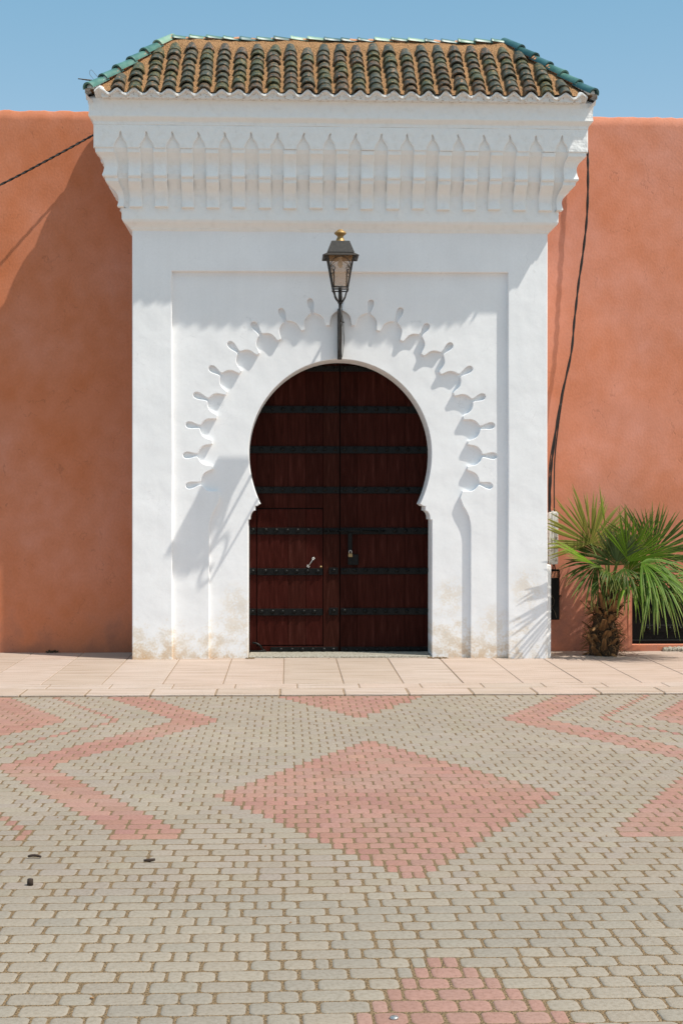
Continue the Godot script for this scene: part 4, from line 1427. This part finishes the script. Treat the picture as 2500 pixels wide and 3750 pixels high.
func frond(t: Node3D, m: Material, from: Vector3, c: Vector3, dir: Vector3, face: Vector3, R: float, spread: float, n: int, droop: float, cup: float, col: Color) -> void:
	dir = dir.normalized()
	face = (face - dir * face.dot(dir)).normalized()
	var st := begin(true)
	st.set_color(Color(0.16, 0.20, 0.05))
	var mid := from.lerp(c, 0.55) + Vector3(0, 0.02, 0)
	var pet := crom3([from, mid, c], 5)
	var pr: Array = []
	for i in pet.size(): pr.append(lerpf(0.016, 0.008, float(i) / (pet.size() - 1)))
	tube(st, pet, pr, 6)
	var da := 2.0 * spread / n
	n = int(n * 1.25)
	da = 2.0 * spread / n
	for i in n:
		var a := lerpf(-spread, spread, (i + 0.5) / n) + rng.randf_range(-0.03, 0.03)
		var d := dir.rotated(face, a)
		var side := face.cross(d)
		var L := R * (0.72 + 0.28 * cos(a * 0.62)) * rng.randf_range(0.80, 1.08)
		var f := rng.randf_range(0.62, 1.32)
		var tw := rng.randf_range(-0.45, 0.45)
		var seg := 8
		var prev: Array = []
		var dr := droop * rng.randf_range(0.45, 1.7)
		var tip_bend := rng.randf_range(-0.12, 0.12)
		for s in seg + 1:
			var u := float(s) / seg
			var united := 2.0 * tan(da * 0.52) * u * L
			var free := 0.60
			var full := 2.0 * tan(da * 0.52) * free * L
			var w := united if u <= free else full * pow(1.0 - (u - free) / (1.0 - free), 0.75)
			w = maxf(w, 0.0015)
			var p := c + d * (u * L) + face * (cup * L * u * u) + side * (tip_bend * L * u * u)
			p.y -= dr * L * pow(u, 2.4)
			if dr > 0.5: p -= d * (dr * 0.25 * L * u * u)
			var sd := (side + face * tw * smoothstep(0.4, 1.0, u)).normalized()
			var ridge := face * (w * 0.30)
			var cc := Color(col.r * f, col.g * f, col.b * f).lerp(Color(0.30, 0.27, 0.09), 0.45 * pow(u, 6.0))
			prev.append([p - sd * w * 0.5, p + ridge, p + sd * w * 0.5, cc])
			if s > 0:
				var A: Array = prev[s - 1]
				var B: Array = prev[s]
				st.set_color(cc)
				quad(st, A[0], A[1], B[1], B[0])
				quad(st, A[1], A[2], B[2], B[1])
	# loose curling fibres between the tips
	st.set_color(Color(0.34, 0.27, 0.10))
	for i in 10:
		var a := rng.randf_range(-spread, spread) * 0.9
		var d := dir.rotated(face, a)
		var p := c + d * R * rng.randf_range(0.45, 0.7)
		var q: Array = [p]
		var v := (d + Vector3(rng.randf_range(-1, 1), rng.randf_range(-1, 0.4), rng.randf_range(-0.6, 0.6))).normalized()
		for k in 5:
			p += v * 0.022
			v = (v + Vector3(rng.randf_range(-1, 1), rng.randf_range(-1, 1), rng.randf_range(-0.6, 0.6)) * 0.9).normalized()
			q.append(p)
		tube(st, crom3(q, 2), 0.0011, 3, false)
	put("frond", done(st), m, t)

func build_palm() -> void:
	var B := Vector3(2.64, 0.0, -0.27)
	var t := base("fan_palm", B)
	tag(t, "young fan palm with shaggy brown trunk beside the gate", "palm")
	# trunk: swollen foot, waist, wider head of old leaf bases
	var n := noise(6.0, 3, 91)
	var st := begin(true)
	var prof := [[0.0, 0.12], [0.05, 0.135], [0.12, 0.142], [0.20, 0.134], [0.28, 0.114], [0.36, 0.096], [0.45, 0.096], [0.54, 0.100], [0.62, 0.085], [0.68, 0.055], [0.70, 0.01]]
	var P := func(i: int, k: int) -> Vector3:
		var a := TAU * k / 26
		var y: float = prof[i][0]
		var r: float = prof[i][1] * (1.0 + 0.5 * n.get_noise_3d(cos(a), y * 4.0, sin(a)))
		return Vector3(cos(a) * r + 0.05 * smoothstep(0.2, 0.7, y), y, sin(a) * r)
	for i in prof.size() - 1:
		for k in 26: quad(st, P.call(i, k + 1), P.call(i, k), P.call(i + 1, k), P.call(i + 1, k + 1))
	put("trunk", done(st), M.fibre, t)
	for k in 66:
		var h := lerpf(0.03, 0.66, k / 65.0)
		var a := k * 2.399 + rng.randf_range(-0.2, 0.2)
		var r := 0.0
		for i in prof.size() - 1:
			if h >= prof[i][0] and h <= prof[i + 1][0]: r = lerpf(prof[i][1], prof[i + 1][1], (h - prof[i][0]) / (prof[i + 1][0] - prof[i][0]))
		var out := Vector3(cos(a), 0, sin(a))
		var tang := Vector3(-sin(a), 0, cos(a))
		var p := Vector3(out.x * r * 0.82 + 0.05 * smoothstep(0.2, 0.7, h), h - 0.02, out.z * r * 0.82)
		var L := rng.randf_range(0.07, 0.14) * (1.3 if h > 0.36 else 0.9)
		var lift := rng.randf_range(0.5, 1.5) if h < 0.62 else 1.4
		if rng.randf() < 0.25: lift = -0.3
		var w := rng.randf_range(0.022, 0.056) * (0.8 if h < 0.2 else 1.0)
		var s2 := begin()
		var rows: Array = []
		for i in 5:
			var u := i / 4.0
			var q := p + out * (L * u) + Vector3(0, L * lift * u - 0.10 * L * u * u, 0)
			var ww := lerpf(w, w * 0.5, pow(u, 1.2)) * rng.randf_range(0.85, 1.1)
			var nn := Vector3(0, 1, 0) - out * lift * 0.5
			rows.append([q - tang * ww, q + nn.normalized() * lerpf(0.014, 0.005, u), q + tang * ww, q - nn.normalized() * lerpf(0.010, 0.003, u)])
		for i in 4:
			var A: Array = rows[i]
			var Z: Array = rows[i + 1]
			for j in 4: quad(s2, A[(j + 1) % 4], A[j], Z[j], Z[(j + 1) % 4])
		quad(s2, rows[4][3], rows[4][2], rows[4][1], rows[4][0])
		put("leaf_base", done(s2), M.stub, t)
	# loose fibres and dry strips round the foot
	st = begin(true)
	for k in 240:
		var a := rng.randf() * TAU
		var h := rng.randf_range(0.02, 0.5)
		var r := 0.15 if h < 0.25 else 0.12
		var p := Vector3(cos(a) * r, h, sin(a) * r)
		var v := Vector3(cos(a), rng.randf_range(-0.8, 0.5), sin(a)).normalized()
		var q: Array = [p]
		for i in 3:
			p += v * rng.randf_range(0.02, 0.04)
			v = (v + Vector3(rng.randf_range(-0.6, 0.6), -0.35, rng.randf_range(-0.6, 0.6))).normalized()
			if p.y < 0.02: p.y = 0.02
			q.append(p)
		tube(st, q, [0.003, 0.0025, 0.002, 0.001], 4, false)
	put("dry_fibres", done(st), M.stub, t)
	# fronds, in the trunk's own axes
	var la := leaf_mat(Vector3.ONE, Vector3(0.30, 0.42, 0.05))
	var lb := leaf_mat(Vector3.ONE, Vector3(0.22, 0.30, 0.03), 0.5)
	var H := Vector3(0.06, 0.62, 0.0)
	var W := func(x: float, y: float, z: float) -> Vector3: return Vector3(x, y, z) - B
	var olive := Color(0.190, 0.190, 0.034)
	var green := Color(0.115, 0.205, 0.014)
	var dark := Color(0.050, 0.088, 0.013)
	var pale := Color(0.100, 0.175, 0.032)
	# broad fan against the wall at the upper left
	frond(t, la, H, W.call(2.53, 1.13, -0.36), Vector3(0.02, 1.0, -0.1), Vector3(0.25, 0.1, 1.0), 0.60, 1.95, 40, 0.03, -0.06, olive)
	# folded young fan standing up in the middle
	frond(t, lb, H, W.call(2.655, 1.20, -0.16), Vector3(-0.30, 1.0, 0.15), Vector3(0.96, 0.3, 0.25), 0.52, 0.75, 22, 0.02, 0.10, green)
	# bright fan facing the road
	frond(t, lb, H, W.call(2.82, 0.965, 0.04), Vector3(0.42, 1.0, 0.10), Vector3(0.20, 0.35, 0.9), 0.56, 1.05, 34, 0.02, 0.05, green)
	# dark fan behind on the right
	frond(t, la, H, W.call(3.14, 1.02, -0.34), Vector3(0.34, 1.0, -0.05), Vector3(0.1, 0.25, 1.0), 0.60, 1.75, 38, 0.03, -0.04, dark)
	# fan seen edge-on, pointing left past the trunking box
	frond(t, lb, H, W.call(2.50, 0.93, 0.02), Vector3(-1.0, 0.55, 0.32), Vector3(0.45, 0.8, 0.25), 0.52, 0.55, 16, 0.06, 0.0, green)
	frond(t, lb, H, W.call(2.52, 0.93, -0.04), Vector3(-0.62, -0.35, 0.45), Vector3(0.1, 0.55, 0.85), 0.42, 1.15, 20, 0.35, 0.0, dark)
	# drooping fans to the right
	frond(t, lb, H, W.call(2.93, 0.96, 0.10), Vector3(0.72, -0.10, 0.45), Vector3(0.10, 0.75, 0.65), 0.55, 1.35, 30, 0.62, 0.0, Color(0.088, 0.165, 0.018))
	frond(t, lb, H, W.call(3.02, 0.86, 0.16), Vector3(0.55, -0.25, 0.5), Vector3(0.0, 0.70, 0.70), 0.52, 1.2, 28, 0.60, 0.0, pale)
	frond(t, lb, H, W.call(3.22, 0.76, 0.0), Vector3(0.9, 0.10, 0.25), Vector3(-0.1, 0.85, 0.55), 0.56, 1.1, 28, 0.50, 0.0, pale)
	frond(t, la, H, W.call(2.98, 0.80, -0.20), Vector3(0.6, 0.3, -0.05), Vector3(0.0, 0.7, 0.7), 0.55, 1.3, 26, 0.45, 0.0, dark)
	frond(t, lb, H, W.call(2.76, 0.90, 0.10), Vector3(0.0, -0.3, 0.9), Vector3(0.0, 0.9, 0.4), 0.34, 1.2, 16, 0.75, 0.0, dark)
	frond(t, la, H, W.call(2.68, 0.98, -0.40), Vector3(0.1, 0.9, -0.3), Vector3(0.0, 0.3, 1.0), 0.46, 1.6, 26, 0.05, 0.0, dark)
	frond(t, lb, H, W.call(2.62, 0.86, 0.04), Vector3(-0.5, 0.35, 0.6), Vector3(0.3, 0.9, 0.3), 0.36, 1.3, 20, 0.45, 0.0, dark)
	frond(t, la, H, W.call(2.84, 0.84, -0.1), Vector3(0.5, 0.55, 0.3), Vector3(-0.3, 0.5, 0.8), 0.44, 1.3, 24, 0.25, 0.0, green)
	frond(t, lb, H, W.call(2.80, 0.78, 0.12), Vector3(0.35, -0.2, 0.8), Vector3(0.0, 0.9, 0.45), 0.36, 1.3, 20, 0.6, 0.0, green)
	frond(t, la, H, W.call(2.74, 0.92, -0.12), Vector3(0.0, 1.0, 0.1), Vector3(0.2, 0.1, 1.0), 0.40, 1.5, 26, 0.08, 0.0, Color(0.075, 0.105, 0.030))
	frond(t, lb, H, W.call(2.72, 0.96, -0.05), Vector3(0.10, 1.0, 0.25), Vector3(-0.7, 0.0, 0.7), 0.42, 0.9, 20, 0.05, 0.0, Color(0.085, 0.115, 0.045))

# ------------------------------------------------------------------ small things
func build_small_things() -> void:
	var st := begin(true)
	tube(st, crom3([Vector3(-0.028, 0.010, 0.004), Vector3(-0.008, 0.013, 0.0), Vector3(0.012, 0.012, 0.0), Vector3(0.030, 0.008, 0.006)], 4), [0.004, 0.005, 0.006, 0.006, 0.006, 0.006, 0.006, 0.006, 0.006, 0.006, 0.005, 0.005, 0.004], 6)
	tag(put("twig", done(st), M.twig, self, Vector3(-1.61, 0.0, 7.71)), "dark curved twig lying on grey pavers farthest to the left", "twig", "bits of twig on the paving")
	st = begin(true)
	tube(st, [Vector3(-0.024, 0.008, 0.004), Vector3(0.0, 0.008, 0.0), Vector3(0.024, 0.010, -0.005)], [0.005, 0.0075, 0.0055], 6)
	tag(put("twig", done(st), M.twig, self, Vector3(-1.106, 0.0, 7.79)), "short brown bark chip on grey pavers below the left zigzag", "twig", "bits of twig on the paving")
	st = begin(true)
	tube(st, [Vector3(0, 0.0, 0), Vector3(0.001, 0.026, 0.002)], [0.013, 0.012], 8)
	tag(put("wood_stub", done(st), M.twig, self, Vector3(-1.55, 0.0, 8.15)), "stubby dark wood plug standing on the grey pavers", "wood stub")
	st = begin(true)
	lathe(st, [Vector2(0.0135, 0.001), Vector2(0.0135, 0.005), Vector2(0.012, 0.0065), Vector2(0.0, 0.0068)], 16)
	tag(put("bottle_cap", done(st), M.steel, self, Vector3(-0.194, 0.0005, 9.69)), "flattened grey bottle cap on the nearest red pavers", "bottle cap")
	# reeds and wire left on the eave corner
	st = begin(true)
	for k in 5:
		tube(st, [Vector3(-2.50 + 0.03 * k, 5.556 + 0.006 * k, 0.26 - 0.04 * k), Vector3(-2.24 + 0.02 * k, 5.575 + 0.010 * (k % 3), 0.10 - 0.03 * k)], 0.0055, 5)
	tube(st, crom3([Vector3(-2.36, 5.57, 0.2), Vector3(-2.40, 5.62, 0.2), Vector3(-2.385, 5.66, 0.2), Vector3(-2.33, 5.60, 0.2), Vector3(-2.30, 5.59, 0.18)], 5), 0.0016, 4)
	tag(put("reed_bundle", done(st), M.reed), "bundle of grey reeds and wire lying on the left roof corner", "reeds")
	# dirt washed against the foot of the gate
	st = begin()
	for k in 150:
		var side := rng.randf()
		var x := rng.randf_range(0.86, 1.06) if side < 0.55 else (rng.randf_range(-0.92, -0.84) if side < 0.75 else rng.randf_range(-2.0, 2.0))
		var z := absf(rng.randfn(0.0, 0.025)) - (0.055 if absf(x) < 1.27 else (0.03 if absf(x) < 1.63 else -0.008))
		if absf(x) < 0.9: z = rng.randf_range(-0.08, -0.02)
		var s := rng.randf_range(0.003, 0.013) * (1.0 if side < 0.75 else 0.5)
		bbox(st, Vector3(x, 0.016 + s * 0.3, z), Vector3(s * 1.6, s, s * 1.3), s * 0.3, Basis.from_euler(Vector3(rng.randf(), rng.randf() * 6.0, rng.randf())))
	tag(put("dirt", done(st), M.sand), "sandy dirt gathered at the foot of the gate", "dirt", "", "stuff")
	st = begin()
	for k in 110:
		var x := rng.randf_range(-3.0, 3.2)
		var z := rng.randf_range(2.6, 9.6)
		var s := rng.randf_range(0.003, 0.007)
		bbox(st, Vector3(x, 0.001 + s * 0.3, z), Vector3(s * rng.randf_range(0.8, 2.2), s * 0.7, s), s * 0.2, Basis.from_euler(Vector3(0, rng.randf() * 6.0, 0)))
	tag(put("crumbs", done(st), M.mortar), "crumbs of earth scattered over the paving", "litter", "", "stuff")
